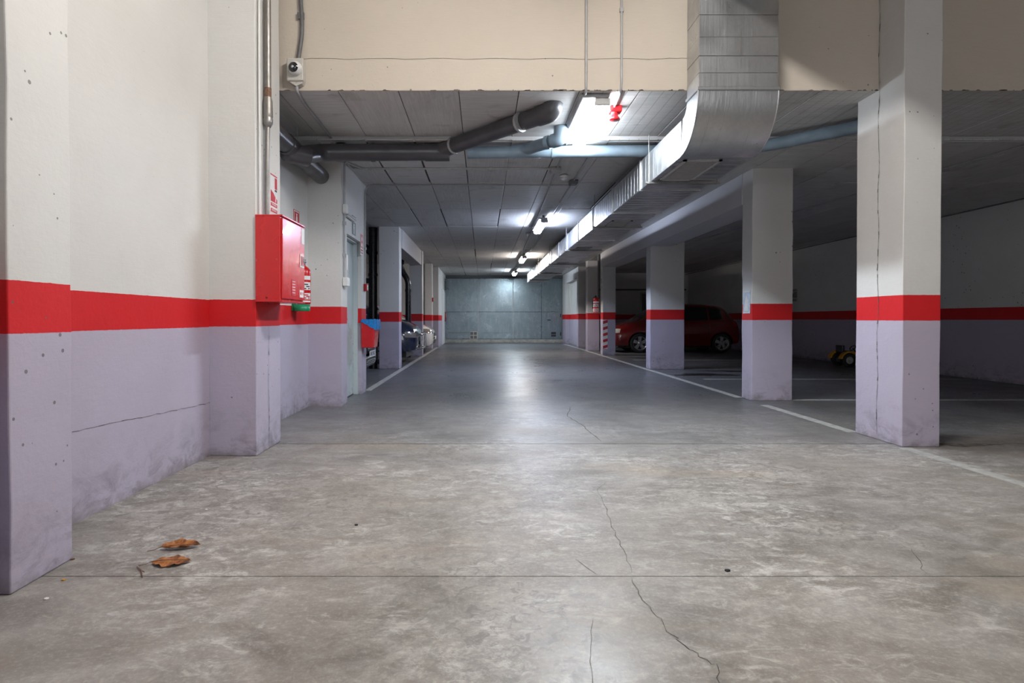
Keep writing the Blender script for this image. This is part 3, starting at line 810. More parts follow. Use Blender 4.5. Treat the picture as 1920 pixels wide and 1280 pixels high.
# security camera
t = thing('security_camera', 'white ball security camera on a box beside the galvanised pipe', 'camera', (-1.56, 4.98, 3.08))
L_ = t.location
MB(L_).box(-1.632, 4.905, 3.005, -1.495, 4.98, 3.195).obj('mounting_box', M['offw'], t, bevel=.008)
b = MB(L_); b.prism([(-1.632, 3.02), (-1.495, 3.01), (-1.51, 2.985), (-1.56, 2.965), (-1.60, 2.99)], 4.92, 4.975, 'y'); b.obj('cable_box', M['offw'], t, bevel=.003)
c0 = Vector((-1.556, 4.892, 3.10)); d = Vector((-.12, -.98, -.12)).normalized()
b = MB(L_); q = d.to_track_quat('Z', 'Y').to_matrix().to_4x4(); b.M = Matrix.Translation(c0) @ q
b.lathe([(.02, -.055), (.045, -.036), (.057, -.015), (.058, .0), (.056, .014), (.049, .030), (.041, .040)], n=28); b.obj('ball_housing', M['white'], t)
b = MB(L_); b.M = Matrix.Translation(c0) @ q; b.lathe([(.041, .040), (.033, .048), (.018, .055), (0, .057)], n=24); b.obj('lens_dome', M['glassd'], t)
b = MB(L_); b.M = Matrix.Translation(c0) @ q; b.lathe([(.012, .055), (.010, .058), (0, .059)], n=16); b.obj('lens', M['chrome'], t)

# galvanised pipe into the hose cabinet
t = thing('standpipe', 'old galvanised pipe coming down the left column into the hose cabinet', 'pipe', (-1.62, 4.5, 1.79))
L_ = t.location
MB(L_).tube([(-1.648, 4.52, 4.44), (-1.648, 4.52, 2.60)], .025, 18).obj('upper_pipe', M['galvp'], t)
MB(L_).tube([(-1.648, 4.52, 2.6), (-1.655, 4.515, 2.2), (-1.655, 4.51, 1.785)], .018, 18).obj('lower_pipe', M['galvp'], t)
b = MB(L_); b.lathe([(.027, 2.72), (.034, 2.69), (.036, 2.60), (.036, 2.57), (.032, 2.56), (.037, 2.55), (.036, 2.52), (.02, 2.49)], (-1.648, 4.52, 0), n=20); b.obj('reducing_collar', M['galvp'], t)
MB(L_).tube([(-1.648, 4.52, 2.79), (-1.648, 4.52, 2.71)], .0265, 18).obj('rusty_thread', M['rust'], t)
conduit('thin conduit strip beside the galvanised pipe above the cabinet', [(-1.668, 4.40, 4.4), (-1.668, 4.40, 1.8)], .009, mat='white', rad=.01)

# ------------------------------------------------------------------ hose cabinet
t = thing('fire_hose_cabinet', 'red metal fire hose cabinet on the left column', 'cabinet', (-1.58, 4.63, 1.15))
L_ = t.location
X0, X1, Y0, Y1, Z0, Z1 = -1.683, -1.485, 4.345, 4.89, 1.152, 1.79
MB(L_).box(X0, Y0, Z0, X1 - .012, Y1, Z1).obj('cabinet_body', M['redm'], t, bevel=.004)
dr = MB(L_).box(X1 - .011, Y0 + .012, Z0 + .022, X1 + .002, Y1 - .004, Z1 - .018).obj('cabinet_door', M['redm'], t, bevel=.003)
MB(L_).box(X0, Y0 - .002, Z1 - .008, X1 + .006, Y1 + .002, Z1 + .003).box(X0, Y0 - .002, Z0 - .003, X1 + .006, Y1 + .002, Z0 + .006).obj('frame_rim', M['redm'], t, bevel=.002)
fx = frame((X1 + .003, (Y0 + Y1) / 2, (Z0 + Z1) / 2), '+x')
def decal(name, mat, Mx, x0, y0, x1, y1, par, off, d=.0015, d0=0):
    b = MB(off); b.M = Mx; b.box(x0, y0, d0, x1, y1, d); return b.obj(name, mat, par)
decal('white_sticker', M['label'], fx, .185, .165, .262, .29, dr, L_)
decal('label_sticker', M['label'], fx, .135, -.275, .235, -.215, dr, L_)
text('label_print', 'BIE 25', fx, .185, -.245, .03, M['red'], dr, d=.002, fit=.08)
decal('faded_sticker', M['red'], fx, -.06, -.27, .035, -.14, dr, L_)
for k in range(5): decal('faded_text_line', M['label'], fx, -.05, -.16 - k * .022, .02, -.155 - k * .022, dr, L_, .002)
lk = decal('lock_recess', M['label'], fx, .145, -.03, .25, .075, dr, L_, .003)
decal('lock_window', M['redd'], fx, .165, -.015, .24, .06, dr, L_, .008)
decal('lock_hole', M['blackp'], fx, .20, .01, .225, .045, dr, L_, .010)
b = MB(L_); b.M = frame((X0, Y0, Z0), '-y'); b.lathe([(.0, .004), (.008, .003), (.009, 0)], (.085, .03, 0), n=12); b.obj('rivet', M['redd'], t)

# signs
def sign(label, Mx, wd, ht, back, name='fire_sign'):
    loc = Mx.to_translation(); t = thing(name, label, 'sign', loc)
    b = MB(loc); b.M = Mx; b.box(-wd / 2, -ht / 2, 0, wd / 2, ht / 2, .003); b.obj('sign_plate', M[back], t)
    return t, loc
Mx = frame((-1.684, 4.735, 2.03), '+x')
t, L_ = sign('white and red fire hose sign above the hose cabinet, half hidden by the pipe', Mx, .155, .30, 'label')
decal('red_border', M['red'], Mx, -.075, .138, .075, .148, t, L_, .004)
decal('red_field', M['red'], Mx, .02, .04, .072, .13, t, L_, .004)
b = MB(L_); b.M = Mx; b.prism([(-.072, -.07), (.072, -.07), (.072, -.04), (.02, -.02), (-.01, .0), (-.072, .02)], .003, .0045); b.obj('hose_picture', M['red'], t)
decal('white_hose', M['label'], Mx, .03, -.065, .042, .03, t, L_, .006)
decal('black_nozzle', M['print'], Mx, .02, .02, .06, .034, t, L_, .006)
for k, s_ in enumerate(('MANGUERA', 'INCENDIOS')):
    decal('red_band', M['red'], Mx, -.072, -.107 - k * .045, .072, -.080 - k * .045, t, L_, .004)
    text('sign_text', s_, Mx, 0, -.0935 - k * .045, .02, M['label'], t, d=.0052, fit=.10)
Mx = frame((-2.034, 6.42, 2.10), '+x')
t, L_ = sign('small dark red extinguisher sign on the recessed left wall above the cabinet', Mx, .20, .21, 'red')
decal('picture_frame', M['label'], Mx, -.092, -.098, .092, .098, t, L_, .0036)
decal('picture_field', M['red'], Mx, -.08, -.086, .08, .086, t, L_, .0042)
b = MB(L_); b.M = Mx
b.prism([(-.028, -.07), (.022, -.07), (.022, .025), (.010, .045), (-.016, .045), (-.028, .025)], .004, .0052)
b.prism([(-.012, .045), (.006, .045), (.02, .068), (-.03, .068)], .004, .0052); b.obj('extinguisher_picture', M['label'], t)
Mx = frame((-1.649, 7.52, 2.215), '+x')
t, L_ = sign('green and white emergency exit sign above the stair door', Mx, .21, .24, 'greend', 'exit_sign')
decal('text_panel', M['label'], Mx, -.095, .045, .095, .108, t, L_, .004)
text('exit_text', 'SALIDA', Mx, 0, .076, .045, M['print'], t, d=.0048, fit=.16)
b = MB(L_); b.M = Mx; b.box(-.03, -.105, .003, .03, .02, .0045); b.obj('doorway_picture', M['label'], t)
b = MB(L_); b.M = Mx; b.box(-.008, -.10, .0045, .008, -.03, .0055); b.lathe([(.012, .0045), (0, .0055)], (0, -.01, 0), n=12); b.obj('figure_picture', M['greend'], t)
Mx = frame((-1.649, 8.0, 2.03), '+x')
t, L_ = sign('tall red alarm button sign at the end of the stair wall', Mx, .17, .29, 'label')
decal('red_field', M['red'], Mx, -.08, -.045, .08, .14, t, L_, .004)
b = MB(L_); b.M = Mx; b.lathe([(.035, .004), (.033, .005), (0, .005)], (0, .08, 0), n=18); b.prism([(-.05, -.02), (.05, -.02), (.03, .02), (-.02, .03)], .004, .0052); b.obj('button_picture', M['label'], t)
text('sign_text', 'PULSADOR', Mx, 0, -.075, .03, M['red'], t, d=.0042, fit=.14)
text('sign_text', 'DE ALARMA', Mx, 0, -.11, .03, M['red'], t, d=.0042, fit=.14)
# right wall notice
Mx = frame((XR - .001, 15.85, 1.66), '-x')
t, L_ = sign('small notice with lettering on the dark right wall', Mx, .36, .34, 'grey', 'wall_notice')
text('notice_text', 'AVISO', Mx, 0, .13, .06, M['print'], t, d=.004, fit=.3)
text('notice_text', 'GARAJE', Mx, 0, -.13, .06, M['print'], t, d=.004, fit=.3)
b = MB(L_); b.M = Mx; b.lathe([(.075, .003), (.07, .005), (0, .005)], (-.08, 0, 0), n=20); b.obj('round_symbol', M['print'], t)
for k in range(3): decal('text_line', M['print'], Mx, .02, .05 - k * .05, .16, .07 - k * .05, t, L_, .004)
# notice on second right column
Mx = frame((3.362, 7.475, 1.235), '-x')
t, L_ = sign('pale blue printed notice taped over the red stripe of the second right column', Mx, .20, .285, 'paper', 'paper_notice')
decal('white_margin', M['label'], Mx, -.10, -.1425, .10, -.125, t, L_, .004)
decal('white_margin', M['label'], Mx, -.10, .13, .10, .1425, t, L_, .004)
b = MB(L_); b.M = Mx; b.prism([(-.06, -.11), (.05, -.11), (.03, -.05), (.05, .02), (.0, .09), (-.03, .03), (-.05, -.02)], .003, .0042); b.obj('pictured_shape', M['label'], t)
# column number
Mx = frame((3.396, 16.77, 2.10), '-x')
t, L_ = sign('small parking number plate on the left face of the hazard taped column', Mx, .22, .26, 'label', 'number_plate')
text('number_text', '0', Mx, 0, 0, .2, M['print'], t, d=.004)

# hazard tape on column 4
tp = thing('hazard_tape', 'red and white striped hazard tape on the right column corner', 'tape', (3.47, 16.59, .75))
fx = frame((3.405, 16.597, .18), '-y')
b = MB(tp.location); b.M = fx; b.box(0, 0, 0, .13, .82, .003); b.obj('white_tape', M['label'], tp)
for k in range(5):
    z = k * .175
    b = MB(tp.location); b.M = fx; b.prism([(0, z + .0), (.13, z + .04), (.13, min(.82, z + .12)), (0, min(.82, z + .08))], .003, .0045); b.obj('red_stripe', M['red'], tp)

# ------------------------------------------------------------------ extinguishers
def extinguisher(label, x, y, z, r, h, out):
    t = thing('fire_extinguisher', label, 'fire extinguisher', (x, y, z))
    L_ = t.location
    MB(L_).lathe([(0, z), (r * .9, z), (r, z + .015), (r, z + h * .80), (r * .92, z + h * .88), (r * .6, z + h * .95), (r * .3, z + h * .98), (r * .28, z + h)], (x, y, 0), n=28).obj('cylinder', M['redm'], t)
    vb = MB(L_); vb.cyl((x, y, z + h), (x, y, z + h + .035), r * .26, 12); vb.box(x - .01, y - r * .2, z + h + .03, x + .01, y + r * .9, z + h + .042); vb.box(x - .008, y - r * .2, z + h + .055, x + .008, y + r * .8, z + h + .064)
    vb.obj('valve', M['blackp'], t)
    MB(L_).lathe([(.012, 0), (.012, .012), (0, .012)], (x + out * 0, y, z + h + .018), 'y', 12).obj('gauge', M['chrome'], t)
    MB(L_).tube(arcpath([(x + r * .1, y - .01, z + h + .02), (x + r * .9 * out, y - .02, z + h + .0), (x + r * 1.12 * out, y - .02, z + h * .7), (x + r * 1.10 * out, y, z + h * .25)], .05), .009, 8).obj('hose', M['blackp'], t)
    for z0, z1 in ((.62, .72), (.36, .56), (.12, .28), (.05, .09)):
        n_ = 8; b = MB(L_); rr = r + .0012
        a0, a1 = -PI * .95, -PI * .05
        vs = []
        for k in range(n_ + 1):
            a = a0 + (a1 - a0) * k / n_
            vs += [(x + rr * math.cos(a), y + rr * math.sin(a), z + h * z0), (x + rr * math.cos(a), y + rr * math.sin(a), z + h * z1)]
        b.add(vs, [(2 * k, 2 * k + 2, 2 * k + 3, 2 * k + 1) for k in range(n_)], True); lb = b.obj('label', M['label'], t)
        if z0 in (.36, .12):
            b = MB(L_); rr = r + .002
            for q in range(3):
                zz0 = z + h * (z0 + .02 + q * (z1 - z0 - .04) / 3); vs = []
                for k in range(n_ + 1):
                    a = a0 * .9 + (a1 * 2.2 - a0 * .9) * k / n_
                    vs += [(x + rr * math.cos(a), y + rr * math.sin(a), zz0), (x + rr * math.cos(a), y + rr * math.sin(a), zz0 + .012)]
                b.add(vs, [(2 * k, 2 * k + 2, 2 * k + 3, 2 * k + 1) for k in range(n_) if (k + q) % 3], True)
            o = b.obj('label_print', M['print' if z0 == .36 else 'red'], t); o.parent = lb
    return t
ex = extinguisher('red fire extinguisher standing in the green holder behind the hose cabinet', -1.93, 6.33, 1.18, .075, .42, -1)
t = thing('extinguisher_holder', 'round green holder under the near fire extinguisher', 'holder', (-1.945, 6.30, 1.105))
MB(t.location).lathe([(0, 1.105), (.088, 1.105), (.09, 1.11), (.09, 1.175), (.084, 1.175), (.084, 1.12), (0, 1.12)], (-1.945, 6.30, 0), n=28).obj('holder_cup', M['green'], t)
MB(t.location).box(-2.034, 6.25, 1.11, -2.02, 6.35, 1.25).obj('wall_plate', M['green'], t)
extinguisher('dark red fire extinguisher hanging on the hazard taped column', 3.28, 17.0, 1.20, .085, .46, -1)

# manual call points
def callpoint(label, c, s=.10):
    x, y, z = c; t = thing('call_point', label, 'alarm button', c)
    MB(c).box(x, y - s / 2, z - s / 2, x + .045, y + s / 2, z + s / 2).obj('call_point_box', M['redd'], t, bevel=.006)
    MB(c).box(x + .045, y - s * .3, z - s * .3, x + .048, y + s * .3, z + s * .25).obj('break_glass', M['label'], t)
callpoint('red alarm button at the end of the stair wall above the bin', (-1.65, 8.18, 1.46))
callpoint('small red alarm box on the left column beyond the white car', (-1.72, 20.0, 1.68), .14)
callpoint('red alarm box near the far louvred door', (-1.60, 25.0, 1.18), .3)

# ------------------------------------------------------------------ red bin
t = thing('litter_bin', 'red wall bin with a blue liner at the end of the stair wall', 'bin', (-1.55, 8.06, .64))
L_ = t.location
def ring(x0, x1, y0, y1, z): return [(x0, y0, z), (x1, y0, z), (x1, y1, z), (x0, y1, z)]
b = MB(L_); vs = ring(-1.648, -1.475, 7.94, 8.22, .63) + ring(-1.648, -1.445, 7.93, 8.25, 1.0)
b.add(vs, [(3, 2, 1, 0), (0, 1, 5, 4), (1, 2, 6, 5), (2, 3, 7, 6), (3, 0, 4, 7)]); b.obj('bin_body', M['redm'], t, bevel=.014, seg=3)
b = MB(L_); vs = []; n = 40
per = []
def ptper(u):
    P = [(-1.65, 7.922), (-1.438, 7.922), (-1.438, 8.258), (-1.65, 8.258)]
    u = u * 4; i = int(u) % 4; f_ = u - int(u); a, c = P[i], P[(i + 1) % 4]
    return a[0] + (c[0] - a[0]) * f_, a[1] + (c[1] - a[1]) * f_
for k in range(n):
    x, y = ptper(k / n)
    drop = .02 + .11 * max(0, min(1, (x + 1.65) / .21)) + R.uniform(-.006, .006)
    j = R.uniform(-.003, .003)
    vs += [(x * .985 - .0225 + j, y, 1.012 + R.uniform(-.004, .01)), (x + j, y + j, 1.004), (x + j * 2, y - j, 1.004 - drop)]
b.add(vs, [(3 * k + q, 3 * ((k + 1) % n) + q, 3 * ((k + 1) % n) + q + 1, 3 * k + q + 1) for k in range(n) for q in (0, 1)], True)
b.add([(-1.64, 7.935, .985), (-1.45, 7.935, .985), (-1.45, 8.245, .985), (-1.64, 8.245, .985)], [(0, 1, 2, 3)])
b.obj('bin_liner', M['blueb'], t)

# ------------------------------------------------------------------ end wall furniture
t = thing('socket_panel', 'white panel of four vents low on the grey end wall', 'panel', (-.35, 25.45, .2))
MB(t.location).box(-.56, 25.40, .15, -.22, 25.47, .50).obj('panel_plate', M['offw'], t, bevel=.01)
for i in range(2):
    for j in range(2):
        MB(t.location).box(-.53 + i * .155, 25.385, .18 + j * .16, -.41 + i * .155, 25.402, .30 + j * .16).obj('socket', M['condd'], t, bevel=.005)
t = thing('vent_opening', 'dark slotted vent low at the right of the grey end wall', 'vent', (3.08, 25.45, .25))
MB(t.location).box(2.97, 25.445, .26, 3.18, 25.47, .34).obj('upper_slot', M['blackp'], t); MB(t.location).box(2.97, 25.445, .36, 3.18, 25.47, .46).obj('lower_slot', M['blackp'], t)
hd = thing('wicket_door', 'small grey wicket door in the right of the end wall', 'door', (3.1, 25.47, .16))
MB(hd.location).box(2.78, 25.452, .2, 3.42, 25.475, 1.32).obj('door_leaf', M['zinc'], hd, bevel=.003)
MB(hd.location).box(2.80, 25.42, .96, 2.95, 25.455, 1.0).obj('door_handle', M['blackp'], hd)
for z in (.3, 1.1): MB(hd.location).box(3.36, 25.43, z, 3.40, 25.455, z + .15).obj('hinge', M['blackp'], hd)
# left far door with louvre
d2 = struct(MB((-1.58, 23.7, 0)).box(-1.60, 22.9, 0.02, -1.57, 24.3, 2.2).obj('door_2', M['white'], bevel=.003))
MB((-1.58, 23.7, 0)).cyl((-1.57, 24.15, .95), (-1.5, 24.15, .95), .015).cyl((-1.5, 24.15, .95), (-1.5, 24.0, .95), .012).obj('door_handle', M['blackp'], d2)
t = thing('louvre_vent', 'grey louvred vent high by the far left door', 'vent', (-1.58, 24.6, 2.2))
MB(t.location).box(-1.60, 24.1, 2.15, -1.57, 25.1, 2.75).obj('vent_frame', M['cond'], t)
for k in range(7):
    b = MB(t.location); z = 2.2 + k * .075
    b.prism([(-1.57, z + .04), (-1.50, z), (-1.50, z + .008), (-1.57, z + .048)], 24.15, 25.05, 'y'); b.obj('slat', M['condd'], t)
d3 = struct(MB((6.1, 23.99, 0)).box(6.5, 23.96, 0, 7.35, 24.0, 2.05).obj('door_3', M['condd'], bevel=.003))
MB((6.1, 23.99, 0)).box(6.44, 23.94, 0, 6.5, 24.0, 2.11).box(7.35, 23.94, 0, 7.41, 24.0, 2.11).box(6.44, 23.94, 2.05, 7.41, 24.0, 2.11).obj('door_frame', M['cond'], d3)

# ------------------------------------------------------------------ cars
def catmull(xs, ys, x):
    if x <= xs[0]: return ys[0]
    if x >= xs[-1]: return ys[-1]
    for i in range(len(xs) - 1):
        if xs[i] <= x <= xs[i + 1]: break
    h = xs[i + 1] - xs[i]; t = (x - xs[i]) / h
    def sl(k):
        if k <= 0 or k >= len(xs) - 1: return (ys[min(k + 1, len(xs) - 1)] - ys[max(k - 1, 0)]) / (xs[min(k + 1, len(xs) - 1)] - xs[max(k - 1, 0)])
        a = (ys[k] - ys[k - 1]) / (xs[k] - xs[k - 1]); c = (ys[k + 1] - ys[k]) / (xs[k + 1] - xs[k])
        return 0 if a * c <= 0 else 2 * a * c / (a + c)
    m0, m1 = sl(i) * h, sl(i + 1) * h
    return (2*t**3 - 3*t*t + 1) * ys[i] + (t**3 - 2*t*t + t) * m0 + (-2*t**3 + 3*t*t) * ys[i+1] + (t**3 - t*t) * m1

HATCH = [  # x, zb, zs, zt, w, wr
 (0.00, .34, .50, .58, .50, .40), (0.03, .25, .56, .66, .64, .50), (0.10, .21, .62, .74, .73, .58), (0.25, .19, .68, .82, .79, .63),
 (0.50, .18, .74, .91, .825, .66), (0.78, .18, .80, .98, .84, .68), (0.90, .18, .83, 1.03, .842, .67), (1.15, .18, .87, 1.19, .845, .62),
 (1.50, .18, .90, 1.38, .85, .575), (1.85, .18, .91, 1.475, .85, .56), (2.3, .18, .92, 1.50, .85, .56), (2.8, .18, .94, 1.49, .85, .56),
 (3.2, .19, .96, 1.45, .845, .55), (3.45, .20, .97, 1.39, .83, .54), (3.62, .22, .95, 1.24, .81, .57), (3.74, .24, .90, 1.08, .79, .62),
 (3.86, .26, .82, .95, .76, .64), (3.92, .30, .72, .82, .72, .6), (3.95, .36, .62, .70, .66, .55)]
def car(label, loc, rz, paint_m, st=HATCH, wheels=(.88, 3.35), wr=.295, style='hatch', plate=None, mirror_side=True, lampm='lamp_glass', amber=True, bar=False):
    """nose at x=0, tail towards +x, y lateral, z up"""
    t = thing('car', label, 'car', loc, rz=rz)
    cols = list(zip(*st)); xs = cols[0]; Lc = xs[-1]
    N = 64; sx = sorted(set([Lc * (.5 - .5 * math.cos(PI * k / N)) for k in range(N + 1)]))
    rings = []
    for x in sx:
        zb, zs_, zt, w_, r_ = [catmull(xs, c, x) for c in cols[1:]]
        zm = zb + (zs_ - zb) * .55
        cp = [(0, zb), (.70 * w_, zb), (.93 * w_, zb + .03), (.985 * w_, zb + .12), (w_, zm), (.985 * w_, zs_ - .06), (.955 * w_, zs_)]
        yt = .955 * w_; 
        for q in (.33, .66): cp.append((yt + (r_ + .03 - yt) * q, zs_ + (zt - .055 - zs_) * q * 1.0))
        cp += [(r_ + .015, zt - .05), (r_ * .90, zt - .018), (r_ * .5, zt - .003), (0, zt)]
        full = cp + [(-y, z) for y, z in cp[-2:0:-1]]
        rings.append([(x, y, z) for y, z in full])
    m = len(rings[0]); b = MB()
    vs = [p for r_ in rings for p in r_]
    fs = [(i * m + k, i * m + (k + 1) % m, (i + 1) * m + (k + 1) % m, (i + 1) * m + k) for i in range(len(rings) - 1) for k in range(m)]
    fs += [tuple(range(m))[::-1], tuple((len(rings) - 1) * m + k for k in range(m))]
    b.add(vs, fs, True)
    body = b.obj('car_body', paint_m)
    cut = MB()
    for wx in wheels: cut.cyl((wx, -1.2, wr), (wx, -.55, wr), wr * 1.17, 32); cut.cyl((wx, .55, wr), (wx, 1.2, wr), wr * 1.17, 32)
    co = cut.obj('cut', M['blackp'])
    md = body.modifiers.new('b', 'BOOLEAN'); md.operation = 'DIFFERENCE'; md.object = co; md.solver = 'EXACT'
    dg = bpy.context.evaluated_depsgraph_get(); dg.update()
    me = bpy.data.meshes.new_from_object(body.evaluated_get(dg))
    body.modifiers.clear(); old = body.data; body.data = me; bpy.data.meshes.remove(old)
    bpy.data.objects.remove(co)
    me.materials.clear(); me.materials.append(paint_m); 
    for p in me.polygons: p.use_smooth = True; p.material_index = 0
    try: me.set_sharp_from_angle(angle=.6)
    except Exception: pass
    body.parent = t
    bv = BVHTree.FromPolygons([v.co[:] for v in me.vertices], [p.vertices[:] for p in me.polygons])
    def patch(name, mat, o, u, v, d, lo, hi, nu=14, nv=4, off=.004, par=None):
        """lay a thin patch on the body: rays start at o+u*a+v*c and go along d; lo/hi give v range over u in 0..1"""
        o, u, v, d = Vector(o), Vector(u), Vector(v), Vector(d).normalized(); vs = []
        for i in range(nu + 1):
            a = i / nu; l, h_ = lo(a), hi(a)
            for j in range(nv + 1):
                c = l + (h_ - l) * j / nv
                s_ = o + u * a + v * c
                hit = bv.ray_cast(s_, d)
                if hit[0] is None: p = s_ + d * 1.0
                else: p = hit[0] - d * off
                vs.append(p)
        q = nv + 1
        pb = MB(); pb.add(vs, [(i * q + j, (i + 1) * q + j, (i + 1) * q + j + 1, i * q + j + 1) for i in range(nu) for j in range(nv)], True)
        return pb.obj(name, mat, par or t)
    G = M['glassd']
    def ztop(x): return catmull(xs, cols[3], x)
    def zsh(x): return catmull(xs, cols[2], x)
    if style == 'hatch': wins = [(1.12, 2.05), (2.12, 2.95), (3.0, 3.38)]
    else: wins = [(1.35, 2.35), (2.42, 3.3), (3.36, 3.85)]
    for sgn in (-1, 1):
        for (a, c) in wins:
            patch('side_window', G, (a, sgn * 1.6, 0), (c - a, 0, 0), (0, 0, 1), (0, -sgn, 0),
                  lambda q, a=a, c=c: zsh(a + (c - a) * q) + .045, lambda q, a=a, c=c: max(zsh(a + (c - a) * q) + .05, ztop(a + (c - a) * q) - .10))
        # door shut lines
        for xd in ([1.08, 2.09, 2.98] if style == 'hatch' else [1.3, 2.38, 3.33]):
            patch('door_gap', M['blackp'], (xd, sgn * 1.6, 0), (.008, 0, 0), (0, 0, 1), (0, -sgn, 0), lambda q: .28, lambda q, xd=xd: zsh(xd), 1, 8, .002)
        for xd in (1.9, 2.75):
            patch('door_handle', M['blackp'], (xd, sgn * 1.6, 0), (.14, 0, 0), (0, 0, 1), (0, -sgn, 0), lambda q: .80, lambda q: .825, 3, 1, .02)
        hl = patch('headlamp', M[lampm], (-.8, sgn * 1.27, 0), (.30, sgn * .30, 0), (0, 0, 1), (1, -sgn * 1, 0),
                   lambda q: .585 + .02 * q, lambda q: .655 + .075 * math.sin(min(1, q * 1.0) * PI * .62), 12, 4, .006)
        if amber: patch('indicator', M['amber'], (-.74, sgn * 1.33, 0), (.14, sgn * .14, 0), (0, 0, 1), (1, -sgn, 0), lambda q: .592, lambda q: .592 + .045 * (1 - q * .6), 6, 2, .010, par=hl)
        patch('tail_lamp', M['tail'], (Lc + .8, sgn * 1.38, 0), (-.22, sgn * .22, 0), (0, 0, 1), (-1, -sgn, 0), lambda q: .80, lambda q: 1.02 + .05 * q, 8, 4, .006)
        patch('fog_lamp', M['lamp_glass'], (-1, sgn * .50, 0), (0, sgn * .10, 0), (0, 0, 1), (1, 0, 0), lambda q: .32, lambda q: .37, 4, 2, .006)
        if mirror_side:
            mb = MB(); xm = 1.13; ym = sgn * (catmull(xs, cols[4], xm) + .02)
            mb.box(xm - .05, min(ym, ym + sgn * .17), zsh(xm) + .03, xm + .05, max(ym, ym + sgn * .17), zsh(xm) + .16); mb.box(xm - .02, min(ym - sgn * .12, ym), zsh(xm) + .03, xm + .02, max(ym - sgn * .12, ym), zsh(xm) + .06)
            mb.obj('wing_mirror', paint_m, t, bevel=.02)
    xw0, xw1 = (.98, 1.78) if style == 'hatch' else (1.15, 1.85)
    ty = lambda x: catmull(xs, cols[5], x)
    patch('windscreen', G, (xw0, 0, 2.2), (xw1 - xw0, 0, 0), (0, 1, 0), (0, 0, -1), lambda q: -ty(xw0 + (xw1 - xw0) * q) + .03, lambda q: ty(xw0 + (xw1 - xw0) * q) - .03, 10, 8, .004)
    xr0, xr1 = Lc - .46, Lc - .22
    patch('rear_window', G, (xr0, 0, 2.2), (xr1 - xr0, 0, 0), (0, 1, 0), (0, 0, -1), lambda q: -ty(xr0 + (xr1 - xr0) * q) + .06, lambda q: ty(xr0 + (xr1 - xr0) * q) - .06, 6, 8, .004)
    g = patch('grille', M['blackp'], (-1, -.30, 0), (0, .60, 0), (0, 0, 1), (1, 0, 0), lambda q: .50, lambda q: .60, 10, 3, .004)
    patch('bumper_intake', M['blackp'], (-1, -.42, 0), (0, .84, 0), (0, 0, 1), (1, 0, 0), lambda q: .27 + .02 * abs(q - .5), lambda q: .38, 12, 3, .004)
    for k in range(4): patch('grille_bar', M['chrome'], (-1, -.42 + .03 * k, 0), (0, .84 - .06 * k, 0), (0, 0, 1), (1, 0, 0), lambda q, k=k: (.285, .315, .345, .54)[k], lambda q, k=k: (.295, .325, .355, .56)[k], 10, 1, .014)
    pl = patch('number_plate', M['label'], (-1, -.26, 0), (0, .52, 0), (0, 0, 1), (1, 0, 0), lambda q: .40, lambda q: .50, 6, 2, .03)
    if bar:
        z1_, z0_ = .66, .34
        MB().tube(arcpath([(.10, -.62, z1_), (-.07, -.50, z1_), (-.07, .50, z1_), (.10, .62, z1_)], .08), .028, 12).obj('bumper_bar', M['chrome'], t)
        MB().tube(arcpath([(.08, -.52, z0_), (-.08, -.42, z0_), (-.08, .42, z0_), (.08, .52, z0_)], .08), .024, 12).obj('bumper_bar', M['chrome'], t)
        for yb in (-.46, .46): MB().tube([(-.07, yb, z0_), (-.07, yb, z1_)], .024, 10).obj('bumper_bar', M['chrome'], t)
    if plate:
        mm = Matrix(((0, 0, -1, 0), (-1, 0, 0, 0), (0, 1, 0, 0), (0, 0, 0, 1)))
        hit = bv.ray_cast(Vector((-1, 0, .45)), Vector((1, 0, 0)))
        cu = text('plate_text', plate, Matrix.Identity(4), 0, 0, .1, M['print'], t, d=0, fit=.42)
        me2 = cu.data; me2.transform(Matrix.Translation(t.location))
        me2.transform(Matrix.Translation((hit[0].x - .034, 0, .45)) @ mm)
        cu.parent = pl
    # underbody and wheels
    MB().box(.25, -.66, .14, Lc - .25, .66, .30).obj('underbody', M['blackp'], t)
    for wx in wheels:
        for sgn in (-1, 1):
            yo = sgn * .825; yi = sgn * .64; wb = MB()
            prof = [(wr * .70, yi), (wr * .94, yi), (wr, yi + sgn * .02), (wr, yo - sgn * .03), (wr * .94, yo), (wr * .72, yo), (wr * .70, yo - sgn * .01), (wr * .70, yi)]
            wb.lathe(prof, (wx, 0, wr), 'y', 32); wh = wb.obj('wheel', M['rubber'], t)
            rb = MB(); rb.lathe([(wr * .71, yo - sgn * .005), (wr * .66, yo - sgn * .01), (wr * .64, yo - sgn * .05), (wr * .64, yi)], (wx, 0, wr), 'y', 32)
            for k in range(5):
                a = 2 * PI * k / 5 + .3
                c, s_ = math.cos(a), math.sin(a); nx, nz = -s_, c
                pr_ = [(.03, .035), (wr * .66, .055), (wr * .66, -.055), (.03, -.035)]
                poly = [(wx + c * u + nx * v, wr + s_ * u + nz * v) for u, v in pr_]
                rb.prism(poly, min(yo - sgn * .035, yo - sgn * .012), max(yo - sgn * .035, yo - sgn * .012), 'y')
            rb.lathe([(.055, yo - sgn * .03), (.055, yo - sgn * .008), (.03, yo), (0, yo)], (wx, 0, wr), 'y', 20)
            o = rb.obj('rim', M['alloy'], t); o.parent = wh
            db = MB(); db.lathe([(wr * .6, yo - sgn * .06), (0, yo - sgn * .06)], (wx, 0, wr), 'y', 20); o = db.obj('brake_disc', M['blackp'], t); o.parent = wh
    return t
# nose to -x for the red car
car('red hatchback parked behind the right columns, nose to the passage', (3.86, 18.5, 0), 0, M['car_red'])
